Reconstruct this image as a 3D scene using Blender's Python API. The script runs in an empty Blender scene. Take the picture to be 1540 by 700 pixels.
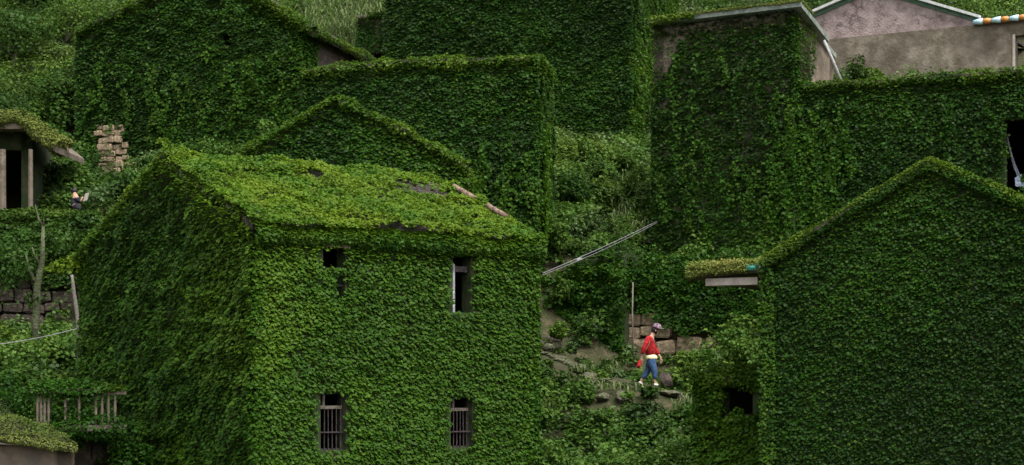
import bpy, bmesh, math, random
import numpy as np
from mathutils import Vector
from mathutils.bvhtree import BVHTree
random.seed(7); R = np.random.RandomState(11)
S = bpy.context.scene
# ------------------------------------------------------------------ camera, sky, sun, exposure
F, CX, HY = 2770.0, 770.0, 596.0          # focal length in photo pixels, centre column, horizon row
cd = bpy.data.cameras.new('camera'); cam = bpy.data.objects.new('camera', cd); S.collection.objects.link(cam)
cam.location = (0, 0, 0); cam.rotation_euler = (math.pi/2, 0, 0)
cd.sensor_width = 36; cd.lens = 36*F/1540; cd.shift_y = (HY-350)/1540; cd.clip_start = .5; cd.clip_end = 3000
S.camera = cam
SUN_EL, SUN_AZ = 62, 146                   # azimuth measured clockwise from +Y
W = bpy.data.worlds.new('World'); S.world = W; W.use_nodes = True
nt = W.node_tree; bg = nt.nodes['Background']
sk = nt.nodes.new('ShaderNodeTexSky'); sk.sky_type = 'NISHITA'; sk.sun_disc = False
sk.sun_elevation = math.radians(SUN_EL); sk.sun_rotation = math.radians(SUN_AZ); sk.dust_density = 4; sk.air_density = 1.0
hs = nt.nodes.new('ShaderNodeHueSaturation'); hs.inputs['Saturation'].default_value = .2
nt.links.new(sk.outputs[0], hs.inputs['Color']); nt.links.new(hs.outputs[0], bg.inputs[0]); bg.inputs[1].default_value = .092
sl = bpy.data.lights.new('sun', 'SUN'); sun = bpy.data.objects.new('sun', sl); S.collection.objects.link(sun)
sl.energy = 1.0; sl.angle = math.radians(30); sl.color = (1, .97, .9)
el, az = math.radians(SUN_EL), math.radians(SUN_AZ)
sd = Vector((math.cos(el)*math.sin(az), math.cos(el)*math.cos(az), math.sin(el)))
sun.rotation_euler = sd.to_track_quat('Z', 'Y').to_euler()
S.view_settings.view_transform = 'Standard'; S.view_settings.look = 'None'
S.view_settings.exposure = 1.78; S.view_settings.gamma = 1
S.render.engine = 'CYCLES'; S.cycles.max_bounces = 5; S.cycles.diffuse_bounces = 3; S.cycles.transmission_bounces = 3

# ------------------------------------------------------------------ helpers
def XZ(px, py, Y): return ((px-CX)/F*Y, (HY-py)/F*Y)
def P3(px, py, Y): x, z = XZ(px, py, Y); return Vector((x, Y, z))
def link(o, parent=None):
    S.collection.objects.link(o)
    if parent is not None: o.parent = parent
    return o
def tag(o, label=None, cat=None, group=None, kind=None):
    for k, v in (('label', label), ('category', cat), ('group', group), ('kind', kind)):
        if v: o[k] = v
    return o
def empty(name, loc, label=None, cat=None, group=None):
    o = bpy.data.objects.new(name, None); o.empty_display_size = .2; link(o); o.location = loc
    return tag(o, label, cat, group)
class MB:
    """collects faces in world coordinates; build() makes ONE mesh object"""
    def __init__(s): s.v = []; s.f = []
    def poly(s, pts):
        i = len(s.v); s.v += [tuple(p) for p in pts]; s.f.append(tuple(range(i, i+len(pts))))
    def hexa(s, c):   # 8 corners, bottom 0-3 ccw, top 4-7
        i = len(s.v); s.v += [tuple(p) for p in c]
        for q in ((3,2,1,0),(4,5,6,7),(0,1,5,4),(1,2,6,5),(2,3,7,6),(3,0,4,7)): s.f.append(tuple(i+k for k in q))
    def tube(s, pts, rad, n=7):
        pts = [Vector(p) for p in pts]; i0 = len(s.v)
        if not isinstance(rad, (list, tuple)): rad = [rad]*len(pts)
        for k, p in enumerate(pts):
            d = (pts[min(k+1, len(pts)-1)]-pts[max(k-1, 0)]).normalized()
            a = d.cross(Vector((0, 1, .01)) if abs(d.y) < .9 else Vector((1, 0, 0))).normalized(); b = d.cross(a)
            for j in range(n):
                t = 2*math.pi*j/n; s.v.append(tuple(p+(a*math.cos(t)+b*math.sin(t))*rad[k]))
        for k in range(len(pts)-1):
            for j in range(n):
                s.f.append((i0+k*n+j, i0+k*n+(j+1) % n, i0+(k+1)*n+(j+1) % n, i0+(k+1)*n+j))
        s.f.append(tuple(i0+j for j in range(n))[::-1]); s.f.append(tuple(i0+(len(pts)-1)*n+j for j in range(n)))
    def build(s, name, mat, parent=None, kind=None, smooth=False):
        me = bpy.data.meshes.new(name); org = parent.matrix_world.translation.copy() if parent is not None else Vector()
        if parent is not None:
            org = Vector(); q = parent
            while q is not None: org += q.location; q = q.parent
        me.from_pydata([(a-org.x, b-org.y, c-org.z) for a, b, c in s.v], [], s.f); me.materials.append(mat)
        if smooth: me.polygons.foreach_set('use_smooth', [True]*len(me.polygons))
        me.update()
        o = bpy.data.objects.new(name, me); link(o, parent)
        if kind: o['kind'] = kind
        return o
OCC = []   # occluder polygons (world) for culling hidden foliage
# smooth pseudo noise: sum of random sinusoids, about -1..1
NK = R.normal(size=(3, 14, 3)); NK /= np.linalg.norm(NK, axis=2, keepdims=True); NP = R.uniform(0, 6.28, (3, 14))
NF = R.uniform(.6, 1.6, (3, 14))
def noise(P, freq=1.0, k=0):
    P = np.asarray(P, float); a = (P@(NK[k]*NF[k][:, None]).T)*freq*3.2+NP[k]
    return np.sin(a+.8*np.sin(a.sum(1, keepdims=True)*.21)).sum(1)/np.sqrt(14)*.8

# ------------------------------------------------------------------ materials
def mat(name, col, rough=.8, col2=None, scale=3, bump=0, bscale=8, col3=None, spec=.3, metal=0):
    m = bpy.data.materials.new(name); m.use_nodes = True; n = m.node_tree.nodes; l = m.node_tree.links
    b = n['Principled BSDF']; b.inputs['Roughness'].default_value = rough; b.inputs['Specular IOR Level'].default_value = spec
    b.inputs['Metallic'].default_value = metal; b.inputs['Base Color'].default_value = (*col, 1)
    tc = n.new('ShaderNodeTexCoord')
    if col2:
        tx = n.new('ShaderNodeTexNoise'); tx.inputs['Scale'].default_value = scale; tx.inputs['Detail'].default_value = 8; tx.inputs['Roughness'].default_value = .65
        l.new(tc.outputs['Object'], tx.inputs['Vector'])
        r = n.new('ShaderNodeValToRGB'); r.color_ramp.elements[0].position = .36; r.color_ramp.elements[1].position = .64
        r.color_ramp.elements[0].color = (*col, 1); r.color_ramp.elements[1].color = (*col2, 1)
        if col3: e = r.color_ramp.elements.new(.52); e.color = (*col3, 1)
        l.new(tx.outputs[0], r.inputs[0]); l.new(r.outputs[0], b.inputs['Base Color'])
    if bump:
        t2 = n.new('ShaderNodeTexNoise'); t2.inputs['Scale'].default_value = bscale; t2.inputs['Detail'].default_value = 7
        l.new(tc.outputs['Object'], t2.inputs['Vector'])
        bp = n.new('ShaderNodeBump'); bp.inputs['Strength'].default_value = bump; bp.inputs['Distance'].default_value = .05
        l.new(t2.outputs[0], bp.inputs['Height']); l.new(bp.outputs[0], b.inputs['Normal'])
    return m
def leaf_mat(name, dark, mid, light, yellow, trans=.25, rough=.5):
    m = bpy.data.materials.new(name); m.use_nodes = True; n = m.node_tree.nodes; l = m.node_tree.links
    b = n['Principled BSDF']; b.inputs['Roughness'].default_value = rough; b.inputs['Specular IOR Level'].default_value = .12
    a = n.new('ShaderNodeAttribute'); a.attribute_name = 'tone'; h = n.new('ShaderNodeAttribute'); h.attribute_name = 'hue'
    r = n.new('ShaderNodeValToRGB'); e = r.color_ramp.elements; e[0].position = 0; e[1].position = 1
    e[0].color = (*dark, 1); e[1].color = (*light, 1); k = e.new(.5); k.color = (*mid, 1)
    l.new(a.outputs['Fac'], r.inputs[0])
    mx = n.new('ShaderNodeMix'); mx.data_type = 'RGBA'; l.new(h.outputs['Fac'], mx.inputs[0]); l.new(r.outputs[0], mx.inputs[6]); mx.inputs[7].default_value = (*yellow, 1)
    l.new(mx.outputs[2], b.inputs['Base Color'])
    tr = n.new('ShaderNodeBsdfTranslucent'); l.new(mx.outputs[2], tr.inputs[0]); ms = n.new('ShaderNodeMixShader'); ms.inputs[0].default_value = trans
    l.new(b.outputs[0], ms.inputs[1]); l.new(tr.outputs[0], ms.inputs[2]); l.new(ms.outputs[0], n['Material Output'].inputs[0])
    return m
M = dict(
 ivy=leaf_mat('ivy_leaf', (.011, .036, .005), (.024, .080, .006), (.052, .135, .009), (.17, .24, .015), trans=.38),
 scrub=leaf_mat('scrub_leaf', (.012, .034, .006), (.033, .085, .010), (.090, .175, .030), (.19, .25, .03), trans=.35),
 grass=leaf_mat('grass_blade', (.03, .06, .02), (.07, .13, .035), (.14, .22, .06), (.22, .22, .10)),
 moss=leaf_mat('moss', (.02, .035, .008), (.08, .12, .02), (.13, .18, .03), (.20, .20, .05), trans=.1, rough=.9),
 stonewall=mat('mossy_masonry', (.020, .030, .010), .95, (.05, .055, .025), 2.5, .8, 6, (.025, .042, .012)),
 stone=mat('granite_stone', (.17, .13, .085), .9, (.44, .34, .23), 3, 1, 7, (.30, .22, .14)),
 stone_d=mat('damp_stone', (.035, .03, .024), .9, (.10, .08, .06), 3, .8, 7, (.06, .045, .035)),
 rock=mat('pale_rock', (.085, .07, .05), .9, (.21, .175, .135), 5, .8, 8, (.05, .065, .025)),
 soil=mat('leaf_mould', (.035, .026, .014), 1, (.085, .062, .038), 2.5, 1, 7, (.03, .036, .012)),
 plaster=mat('brown_plaster', (.10, .08, .055), .95, (.25, .21, .165), 1.6, .5, 10, (.16, .135, .10)),
 pink=mat('pink_plaster', (.20, .15, .14), .95, (.40, .32, .30), 2.2, .8, 14, (.32, .25, .235)),
 conc=mat('stained_concrete', (.10, .085, .065), .95, (.22, .18, .14), 2.0, .4, 10, (.15, .12, .09)),
 concw=mat('weathered_white_concrete', (.30, .26, .22), .9, (.52, .46, .41), 4, .3, 12),
 rtile=mat('grey_roof_tile', (.018, .015, .012), .85, (.07, .057, .045), 9, .5, 20),
 clay=mat('clay_tile', (.11, .07, .05), .85, (.26, .18, .13), 6, .4, 20),
 bark=mat('bark', (.05, .04, .028), .95, (.13, .11, .08), 5, .9, 14, (.05, .07, .025)),
 bark_p=mat('pale_bark', (.10, .09, .075), .9, (.22, .20, .17), 6, .6, 14),
 iron=mat('rusty_iron', (.028, .024, .026), .7, (.07, .055, .05), 12, .3, 30, metal=.3),
 white=mat('flaking_white_paint', (.42, .42, .42), .7, (.22, .22, .23), 14, .3, 30),
 fascia=mat('grey_green_fascia', (.09, .13, .10), .8, (.24, .26, .22), 5, .3, 20),
 whiteb=mat('white_fascia_paint', (.40, .43, .41), .7, (.62, .62, .60), 6, .2, 20),
 greenb=mat('green_board', (.05, .11, .07), .8, (.10, .16, .11), 6, .2, 20),
 wood=mat('grey_wood', (.10, .085, .065), .9, (.20, .17, .14), 8, .4, 20),
 teal=mat('teal_glaze', (.02, .20, .15), .4, (.04, .28, .22), 10, .1, 20, spec=.5),
 cyan=mat('pale_blue_glaze', (.25, .55, .70), .35, (.60, .72, .75), 9, .1, 20, spec=.5),
 orange=mat('orange_glaze', (.45, .17, .03), .4, (.60, .27, .06), 9, .1, 20, spec=.5),
 redj=mat('red_cloth', (.18, .008, .010), .9, (.46, .018, .02), 14, 1, 9, (.36, .012, .015)),
 jean=mat('blue_denim', (.025, .055, .13), .9, (.05, .10, .20), 14, .3, 30),
 cream=mat('cream_cloth', (.62, .60, .30), .9, (.72, .68, .45), 9, .2, 20),
 skin=mat('skin', (.42, .24, .17), .6), hair=mat('black_hair', (.012, .010, .010), .5),
 shoe=mat('white_shoe', (.70, .68, .64), .6), dark=mat('dark_cloth', (.012, .012, .018), .9),
 floral=mat('floral_cloth', (.02, .012, .02), .9, (.42, .33, .37), 3.2, 0, 8, (.16, .09, .13)),
 wire=mat('grey_cable', (.20, .20, .20), .7), film=mat('torn_plastic_film', (.55, .62, .75), .3, (.25, .32, .45), 7, .5, 9, spec=.5),
 paper=mat('white_paper', (.26, .23, .20), .8),
)
def veins(m, scale, col, width=.035, amount=.8):
    n = m.node_tree.nodes; l = m.node_tree.links; b = n['Principled BSDF']; src = b.inputs['Base Color'].links[0].from_socket
    tc = n.new('ShaderNodeTexCoord'); ns = n.new('ShaderNodeTexNoise'); ns.inputs['Scale'].default_value = scale*.9; ns.inputs['Detail'].default_value = 5; l.new(tc.outputs['Object'], ns.inputs['Vector'])
    ad = n.new('ShaderNodeMix'); ad.data_type = 'RGBA'; ad.inputs[0].default_value = .6; l.new(tc.outputs['Object'], ad.inputs[6]); l.new(ns.outputs['Color'], ad.inputs[7])
    v = n.new('ShaderNodeTexVoronoi'); v.feature = 'DISTANCE_TO_EDGE'; v.inputs['Scale'].default_value = scale; l.new(ad.outputs[2], v.inputs['Vector'])
    mr = n.new('ShaderNodeMapRange'); mr.inputs[1].default_value = 0; mr.inputs[2].default_value = width; mr.inputs[3].default_value = amount; mr.inputs[4].default_value = 0; l.new(v.outputs['Distance'], mr.inputs[0])
    n2 = n.new('ShaderNodeTexNoise'); n2.inputs['Scale'].default_value = .9; n2.inputs['Detail'].default_value = 4; l.new(tc.outputs['Object'], n2.inputs['Vector'])
    m2 = n.new('ShaderNodeMath'); m2.operation = 'MULTIPLY'; l.new(mr.outputs[0], m2.inputs[0]); m3 = n.new('ShaderNodeMapRange'); m3.inputs[1].default_value = .42; m3.inputs[2].default_value = .6; l.new(n2.outputs[0], m3.inputs[0]); l.new(m3.outputs[0], m2.inputs[1])
    mx = n.new('ShaderNodeMix'); mx.data_type = 'RGBA'; l.new(m2.outputs[0], mx.inputs[0]); l.new(src, mx.inputs[6]); mx.inputs[7].default_value = (*col, 1); l.new(mx.outputs[2], b.inputs['Base Color'])
veins(M['pink'], 2.6, (.07, .05, .045), .10, .75); veins(M['plaster'], 1.3, (.30, .26, .22), .10, .22)
veins(M['conc'], 1.5, (.04, .035, .025), .05, .7)
# ------------------------------------------------------------------ leaves
LV = np.array([(0, -.06, .05), (-.58, .34, -.12), (0, 1., -.02), (.58, .34, -.12)])
LV2 = np.array([(0, -.1, .03), (-.27, .45, -.07), (0, 1.2, -.06), (.27, .45, -.07)])
LF = np.array([(0, 2, 1), (0, 3, 2)])
def unit(a): return a/np.maximum(np.linalg.norm(a, axis=1, keepdims=True), 1e-9)
LSC, DSC = .56, 2.9      # leaf size and number of leaves, relative to the figures given below
class Leaves:
    def __init__(s): s.V = []; s.T = []; s.H = []; s.n = 0
    def add(s, P, N, size=.15, tilt=(.25, .85), roll=.55, tone=None, hue=None, wild=.15, shape=LV, sv=.2):
        n = len(P)
        if n == 0: return
        N = unit(N+R.normal(size=(n, 3))*wild)
        D = np.array([0, 0, -1.0])+R.normal(size=(n, 3))*.25
        D = unit(D-(D*N).sum(1, keepdims=True)*N)
        ph = R.normal(size=(n, 1))*roll; D = np.cos(ph)*D+np.sin(ph)*np.cross(N, D)
        t = R.uniform(tilt[0], tilt[1], (n, 1))
        A = np.cos(t)*D+np.sin(t)*N; Mn = np.cos(t)*N-np.sin(t)*D; Wd = np.cross(A, Mn)
        sz = size*LSC*np.exp(R.normal(size=(n, 1))*sv)
        v = P[:, None, :]+sz[:, None, :]*(shape[None, :, 0:1]*Wd[:, None, :]+shape[None, :, 1:2]*A[:, None, :]+shape[None, :, 2:3]*Mn[:, None, :])
        s.V.append(v.reshape(-1, 3))
        if tone is None: tone = np.full(n, .5)
        if hue is None: hue = np.zeros(n)
        tone = np.clip(tone+R.normal(size=n)*.16, 0, 1); hue = np.clip(hue+R.normal(size=n)*.05, 0, 1)
        s.T.append(np.repeat(tone, 4)); s.H.append(np.repeat(hue, 4)); s.n += n
    def build(s, name, m, parent=None, kind='stuff'):
        n = s.n
        if n == 0: return None
        V = np.concatenate(s.V); org = np.zeros(3); q = parent
        while q is not None: org += np.array(q.location); q = q.parent
        V = (V-org).astype(np.float32)
        Fc = (LF[None]+4*np.arange(n)[:, None, None]).reshape(-1).astype(np.int32)
        me = bpy.data.meshes.new(name); me.vertices.add(len(V)); me.vertices.foreach_set('co', V.ravel())
        me.loops.add(len(Fc)); me.loops.foreach_set('vertex_index', Fc)
        me.polygons.add(n*2); me.polygons.foreach_set('loop_start', np.arange(0, n*6, 3, dtype=np.int32)); me.polygons.foreach_set('loop_total', np.full(n*2, 3, np.int32))
        me.update(calc_edges=True)
        for nm, arr in (('tone', s.T), ('hue', s.H)):
            a = me.attributes.new(nm, 'FLOAT', 'POINT'); a.data.foreach_set('value', np.concatenate(arr).astype(np.float32))
        me.materials.append(m); o = bpy.data.objects.new(name, me); link(o, parent)
        if kind: o['kind'] = kind
        return o
def clump(L, c, r, n, size=.13, tone=.5, hue=0., flat=1.0, wild=.35, shape=LV, tilt=(.1, .9), full=False):
    """leaf shell of a lumpy ellipsoid, upper part; tone constant for the plant"""
    n = int(n*1.3); c = np.array(c, float); d = unit(R.normal(size=(n, 3)))
    if not full: d[:, 2] = np.abs(d[:, 2])*1.0-.25*(R.rand(n) < .3)
    d = unit(d); rr = r*(1+.22*noise(d*1.1+c[None], .9, 1))*R.uniform(.62, 1.05, n)
    P = c+d*rr[:, None]*np.array([1, 1, flat])
    L.add(P, unit(d+np.array([0, 0, .35])), size, tilt=tilt, roll=.9, tone=np.full(n, tone), hue=np.full(n, hue), wild=wild, shape=shape)
class Frame:
    """vertical plane through two ground points given as (photo column, distance); s along it, t behind it, z up"""
    def __init__(s, a, b):
        s.o = np.array([(a[0]-CX)/F*a[1], a[1]]); e = np.array([(b[0]-CX)/F*b[1], b[1]]); s.L = np.linalg.norm(e-s.o)
        s.d = (e-s.o)/s.L; s.b = np.array([-s.d[1], s.d[0]]); s.n = np.array([-s.b[0], -s.b[1], 0])
    def pt(s, u, t, z): q = s.o+s.d*u+s.b*t; return Vector((q[0], q[1], z))
    def pts(s, u, t, z): q = s.o[None]+s.d[None]*np.asarray(u)[:, None]+s.b[None]*np.asarray(t)[:, None]; return np.column_stack([q, z])
    def s_of(s, px, t=0): k = (px-CX)/F; o = s.o+s.b*t; return (k*o[1]-o[0])/(s.d[0]-k*s.d[1])
    def sz(s, px, py, t=0):
        u = s.s_of(px, t); q = s.o+s.d*u+s.b*t; return u, (HY-py)/F*q[1]
    def sub(s, u0, t0, u1, t1):
        f = Frame.__new__(Frame); f.o = s.o+s.d*u0+s.b*t0; e = s.o+s.d*u1+s.b*t1; f.L = np.linalg.norm(e-f.o); f.d = (e-f.o)/f.L
        f.b = np.array([-f.d[1], f.d[0]]); f.n = np.array([-f.b[0], -f.b[1], 0]); return f
def prof(pr, u): return np.interp(u, [p[0] for p in pr], [p[1] for p in pr])
def facade(mb, fr, pr, z0, holes=(), th=.35):
    """wall face with profile top pr=[(s,z)..], real openings with reveals"""
    cuts = sorted(set([p[0] for p in pr]+[h[0] for h in holes]+[h[1] for h in holes])); cuts = [c for c in cuts if pr[0][0]-1e-6 <= c <= pr[-1][0]+1e-6]
    for a, b in zip(cuts, cuts[1:]):
        if b-a < 1e-4: continue
        m = (a+b)/2; hs = sorted([h for h in holes if h[0] < m < h[1]], key=lambda h: h[2]); z = z0
        for t, off in ((0, 0), (th, 0)):
            z = z0
            for h in hs:
                mb.poly([fr.pt(a, t, z), fr.pt(b, t, z), fr.pt(b, t, h[2]), fr.pt(a, t, h[2])]); z = h[3]
            mb.poly([fr.pt(a, t, z), fr.pt(b, t, z), fr.pt(b, t, prof(pr, b)), fr.pt(a, t, prof(pr, a))])
            if t == 0:
                OCC.append([fr.pt(a, 0, z0), fr.pt(b, 0, z0), fr.pt(b, 0, prof(pr, b)), fr.pt(a, 0, prof(pr, a))])
    for h in holes:
        a, b, c, d = h
        mb.poly([fr.pt(a, 0, c), fr.pt(b, 0, c), fr.pt(b, th, c), fr.pt(a, th, c)]); mb.poly([fr.pt(a, 0, d), fr.pt(a, th, d), fr.pt(b, th, d), fr.pt(b, 0, d)])
        mb.poly([fr.pt(a, 0, c), fr.pt(a, th, c), fr.pt(a, th, d), fr.pt(a, 0, d)]); mb.poly([fr.pt(b, 0, c), fr.pt(b, 0, d), fr.pt(b, th, d), fr.pt(b, th, c)])
    for i in range(len(pr)-1):
        mb.poly([fr.pt(pr[i][0], 0, pr[i][1]), fr.pt(pr[i+1][0], 0, pr[i+1][1]), fr.pt(pr[i+1][0], th, pr[i+1][1]), fr.pt(pr[i][0], th, pr[i][1])])
    mb.poly([fr.pt(pr[0][0], 0, z0), fr.pt(pr[0][0], 0, pr[0][1]), fr.pt(pr[0][0], th, pr[0][1]), fr.pt(pr[0][0], th, z0)])
    e = pr[-1]; mb.poly([fr.pt(e[0], 0, z0), fr.pt(e[0], th, z0), fr.pt(e[0], th, e[1]), fr.pt(e[0], 0, e[1])])
def box(mb, fr, u0, u1, t0, t1, z0, z1):
    mb.hexa([fr.pt(u0, t0, z0), fr.pt(u1, t0, z0), fr.pt(u1, t1, z0), fr.pt(u0, t1, z0), fr.pt(u0, t0, z1), fr.pt(u1, t0, z1), fr.pt(u1, t1, z1), fr.pt(u0, t1, z1)])
def slab(mb, a, b, c, d, th=.14):
    """roof plate: four top corners, thickness downwards"""
    k = Vector((0, 0, -th)); mb.hexa([a+k, b+k, c+k, d+k, a, b, c, d])
DN = 215          # leaves per square metre on walls
def wall_ivy(L, fr, pr, z0, holes=(), dens=DN, tone=.45, hue=.0, size=.135, edge=.35, amp=.09, bare=None, u0=None, u1=None, topglow=.5, hx=-.02):
    a, b = pr[0][0] if u0 is None else u0, pr[-1][0] if u1 is None else u1; zt = max(p[1] for p in pr)
    n = int((b-a)*(zt-z0)*dens*DSC); u = R.uniform(a-.06, b+.06, n); z = R.uniform(z0, zt+.05, n); top = prof(pr, u); k = z < top+.05
    u, z, top = u[k], z[k], top[k]
    for h in holes:
        w1 = .05*np.sin(z*23+h[0]*7)+.03*np.sin(z*51)+R.normal(size=len(z))*.02; w2 = .05*np.sin(u*27+h[3])+.04*np.sin(u*61)+R.normal(size=len(u))*.025
        k = ~((u > h[0]-hx+w1) & (u < h[1]+.01-w1) & (z > h[2]-.02+w2*.7) & (z < h[3]+.03+w2)); u, z, top = u[k], z[k], top[k]
    if bare is not None:
        k = ~bare(u, z); u, z, top = u[k], z[k], top[k]
    n = len(u); Q = fr.pts(u, np.zeros(n), z)
    bul = amp*(noise(Q, .9, 0)*.6+noise(Q, 2.6, 1)*.5)+amp*.9+.05*noise(Q, .28, 2)
    bul = np.maximum(bul, .035)
    lay = R.rand(n)**1.3*.075+.018*noise(Q*np.array([1, 1, 1.9]), 4.5, 2)
    Q += fr.n[None]*(bul+lay-.02)[:, None]
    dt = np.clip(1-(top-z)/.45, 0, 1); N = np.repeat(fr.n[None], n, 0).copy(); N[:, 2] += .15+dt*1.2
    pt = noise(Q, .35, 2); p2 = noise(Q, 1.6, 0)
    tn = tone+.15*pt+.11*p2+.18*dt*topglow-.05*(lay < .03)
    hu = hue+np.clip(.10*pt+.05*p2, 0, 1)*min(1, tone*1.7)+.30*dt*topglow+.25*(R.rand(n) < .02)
    L.add(Q, N, size, tilt=(.30, .95), tone=tn, hue=hu, roll=.4)
def rake(L, p, q, r=.2, dens=420, tone=.6, hue=.3, size=.12, lump=.3, wild=.3):
    """roll of creeper along a roof edge"""
    p, q = np.array(p), np.array(q); l = np.linalg.norm(q-p); n = int(l*r*4*dens*DSC); t = R.rand(n); d = (q-p)/l
    a = unit(np.cross(d, [0, 0, 1.0] if abs(d[2]) < .95 else [0, 1.0, 0])[None])[0]; b = np.cross(a, d); th = R.uniform(0, 6.28, n); O = np.cos(th)[:, None]*a+np.sin(th)[:, None]*b
    c = p+(q-p)*t[:, None]; rr = r*(1+lump*noise(c, 1.3, 0)+.2*noise(c, 4, 1))*R.uniform(.7, 1.05, n)
    L.add(c+O*rr[:, None], O+np.array([0, 0, .3]), size, tilt=(.1, .8), tone=tone+.12*noise(c, .9, 2)+0*t, hue=hue+.12*noise(c, 1.1, 0), wild=wild, roll=.9)
def corner(L, fr, u, t, z0, z1, r=.13, tone=.5, hue=.08, size=.13, dens=300):
    rake(L, fr.pt(u, t, z0), fr.pt(u, t, z1), r, dens=dens, tone=tone, hue=hue, size=size, lump=.25)
def stone_geo():
    bm = bmesh.new(); bmesh.ops.create_cube(bm, size=1); bmesh.ops.bevel(bm, geom=bm.edges[:], offset=.13, segments=1, affect='EDGES')
    for v in bm.verts: v.co += Vector((random.uniform(-.05, .05), random.uniform(-.05, .05), random.uniform(-.05, .05)))
    me = bpy.data.meshes.new('stone'); bm.to_mesh(me); bm.free(); return me
def rock_geo():
    bm = bmesh.new(); bmesh.ops.create_icosphere(bm, subdivisions=2, radius=.56)
    pl = [Vector([random.uniform(-1, 1) for _ in range(3)]).normalized() for _ in range(5)]
    for v in bm.verts:
        for n in pl:
            d = v.co.dot(n)-.36
            if d > 0: v.co -= n*d*.85
        v.co *= random.uniform(.93, 1.07)
    me = bpy.data.meshes.new('stone'); bm.to_mesh(me); bm.free(); return me
STONES = {k: [(rock_geo if k == 'rock' else stone_geo)() for _ in range(6)] for k in ('stone', 'stone_d', 'rock')}
for k, v in STONES.items():
    for me in v: me.materials.append(M[k])
def put_stone(parent, fr, u, t, z, w, dpt, h, key='stone', name='stone', tilt=.05):
    org = Vector(); q = parent
    while q is not None: org += q.location; q = q.parent
    o = bpy.data.objects.new(name, random.choice(STONES[key])); link(o, parent); o.location = fr.pt(u, t, z)-org
    o.scale = (w, dpt, h); o.rotation_euler = (random.uniform(-tilt, tilt), random.uniform(-tilt, tilt), math.atan2(fr.d[1], fr.d[0])+random.uniform(-tilt, tilt)); return o
def stone_courses(parent, fr, u0, u1, z0, z1, row=.36, wid=(.3, .85), key='stone', t=0, keep=None, dpt=.3):
    z = z0
    while z < z1-.05:
        h = min(row*random.uniform(.75, 1.25), z1-z+.05); u = u0-random.uniform(0, wid[0])
        while u < u1:
            w = random.uniform(*wid)
            if keep is None or keep(u+w/2, z+h/2):
                put_stone(parent, fr, u+w/2, t+random.uniform(-.06, .04), z+h/2+random.uniform(-.04, .04), w*random.uniform(.88, 1.0), dpt, h*random.uniform(.82, 1.08), key, tilt=.11)
            u += w
        z += h

def runners(L, fr, u0, u1, z0, z1, n, tone=.66, hue=.05, size=.15):
    for _ in range(n):
        u = random.uniform(u0, u1); zt = random.uniform(z0+.6, z1); ln = random.uniform(.5, 1.9); k = int(ln*random.uniform(26, 60)); t = R.rand(k)
        Q = fr.pts(u+.12*np.sin(t*5+u*9)+R.normal(size=k)*.07, np.full(k, -.20), zt-t*ln); Q += fr.n*R.uniform(0, .1, (k, 1))
        L.add(Q, np.repeat(fr.n[None], k, 0), size, tilt=(.1, .8), roll=.9, tone=np.full(k, tone+random.uniform(-.15, .15)), hue=np.full(k, max(0, hue+random.uniform(-.05, .1))), wild=.4)
# ------------------------------------------------------------------ terrain
GP = [(60,760,36),(300,800,36),(-100,760,36),(60,575,48),(60,535,53),(-100,540,53),(150,520,53),(60,330,56.4),(-100,330,56.4),(150,330,56.4),(-100,250,62),(100,258,62.5),(300,262,62.5),(180,262,63.5),(200,300,60),(60,130,69),(-100,120,70),(60,0,82),
 (600,900,38),(500,900,44),(700,900,44),(800,760,46),(850,690,49),(930,660,50),(1000,690,49),(975,605,50.5),(975,586,51.6),(830,522,56),(880,560,53),(900,560,54),(1030,598,51.6),(1040,560,56),(940,560,56),(1090,590,53),(1100,720,46),
 (900,395,59.5),(1000,430,59.5),(1100,430,58.5),(850,330,63),(920,300,65),(870,258,68),(900,240,71),(760,300,62),(600,330,60),(450,330,58),(300,330,56.5),(400,252,60.5),
 (700,235,72),(500,150,70),(500,85,78),(480,20,86),(700,-20,88),(250,150,70),(300,-20,84),(1000,0,86),(1150,5,84),
 (1300,330,60),(1500,330,58),(1650,330,57),(1300,185,70),(1500,185,68),(1300,20,86),(1540,20,84),(1200,900,38),(1500,900,38),(1700,900,38),(1300,560,50),(1540,560,50),
 (770,-350,120),(-200,-350,120),(1700,-350,120),(770,1500,20),(0,1500,20),(1540,1500,20)]
gx = np.array([(XZ(a, b, y)[0], y) for a, b, y in GP]); gz = np.array([XZ(a, b, y)[1] for a, b, y in GP])
def _phi(A, B): return np.sqrt(((A[:, None]-B[None])**2).sum(2)+.3)
n_ = len(gx); K = np.zeros((n_+3, n_+3)); K[:n_, :n_] = _phi(gx, gx)+np.eye(n_)*.02; K[:n_, n_] = 1; K[:n_, n_+1:] = gx; K[n_:, :n_] = K[:n_, n_:].T
RW = np.linalg.solve(K, np.concatenate([gz, np.zeros(3)]))
def TZ(x, y):
    x = np.atleast_1d(np.asarray(x, float)); y = np.atleast_1d(np.asarray(y, float)); Q = np.column_stack([np.clip(x, -45, 45), np.clip(y, 15, 125)])
    z = _phi(Q, gx)@RW[:n_]+RW[n_]+Q@RW[n_+1:]
    z += .10*noise(np.column_stack([x, y, 0*x]), .5, 0)+np.clip(y-125, 0, 400)*.35+np.clip(y-15, -200, 0)*.05
    return z
def tz(x, y): return float(TZ(x, y)[0])
def ghit(px, py, y0=44, y1=110):
    Y = np.arange(y0, y1, .1); g = TZ((px-CX)/F*Y, Y)-(HY-py)/F*Y; i = np.argmax(g > 0)
    return float(Y[i]) if g[i] > 0 else y1
xs = np.concatenate([[-900, -500, -250, -120, -70], np.arange(-46, 46.1, .7), [70, 120, 250, 500, 900]])
ys = np.concatenate([[-200, -60, 0, 12], np.arange(20, 126, .7), [140, 170, 220, 320, 500, 900]])
GX, GY = np.meshgrid(xs, ys); GZ = TZ(GX.ravel(), GY.ravel())
me = bpy.data.meshes.new('hillside'); nx, ny = len(xs), len(ys)
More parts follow.
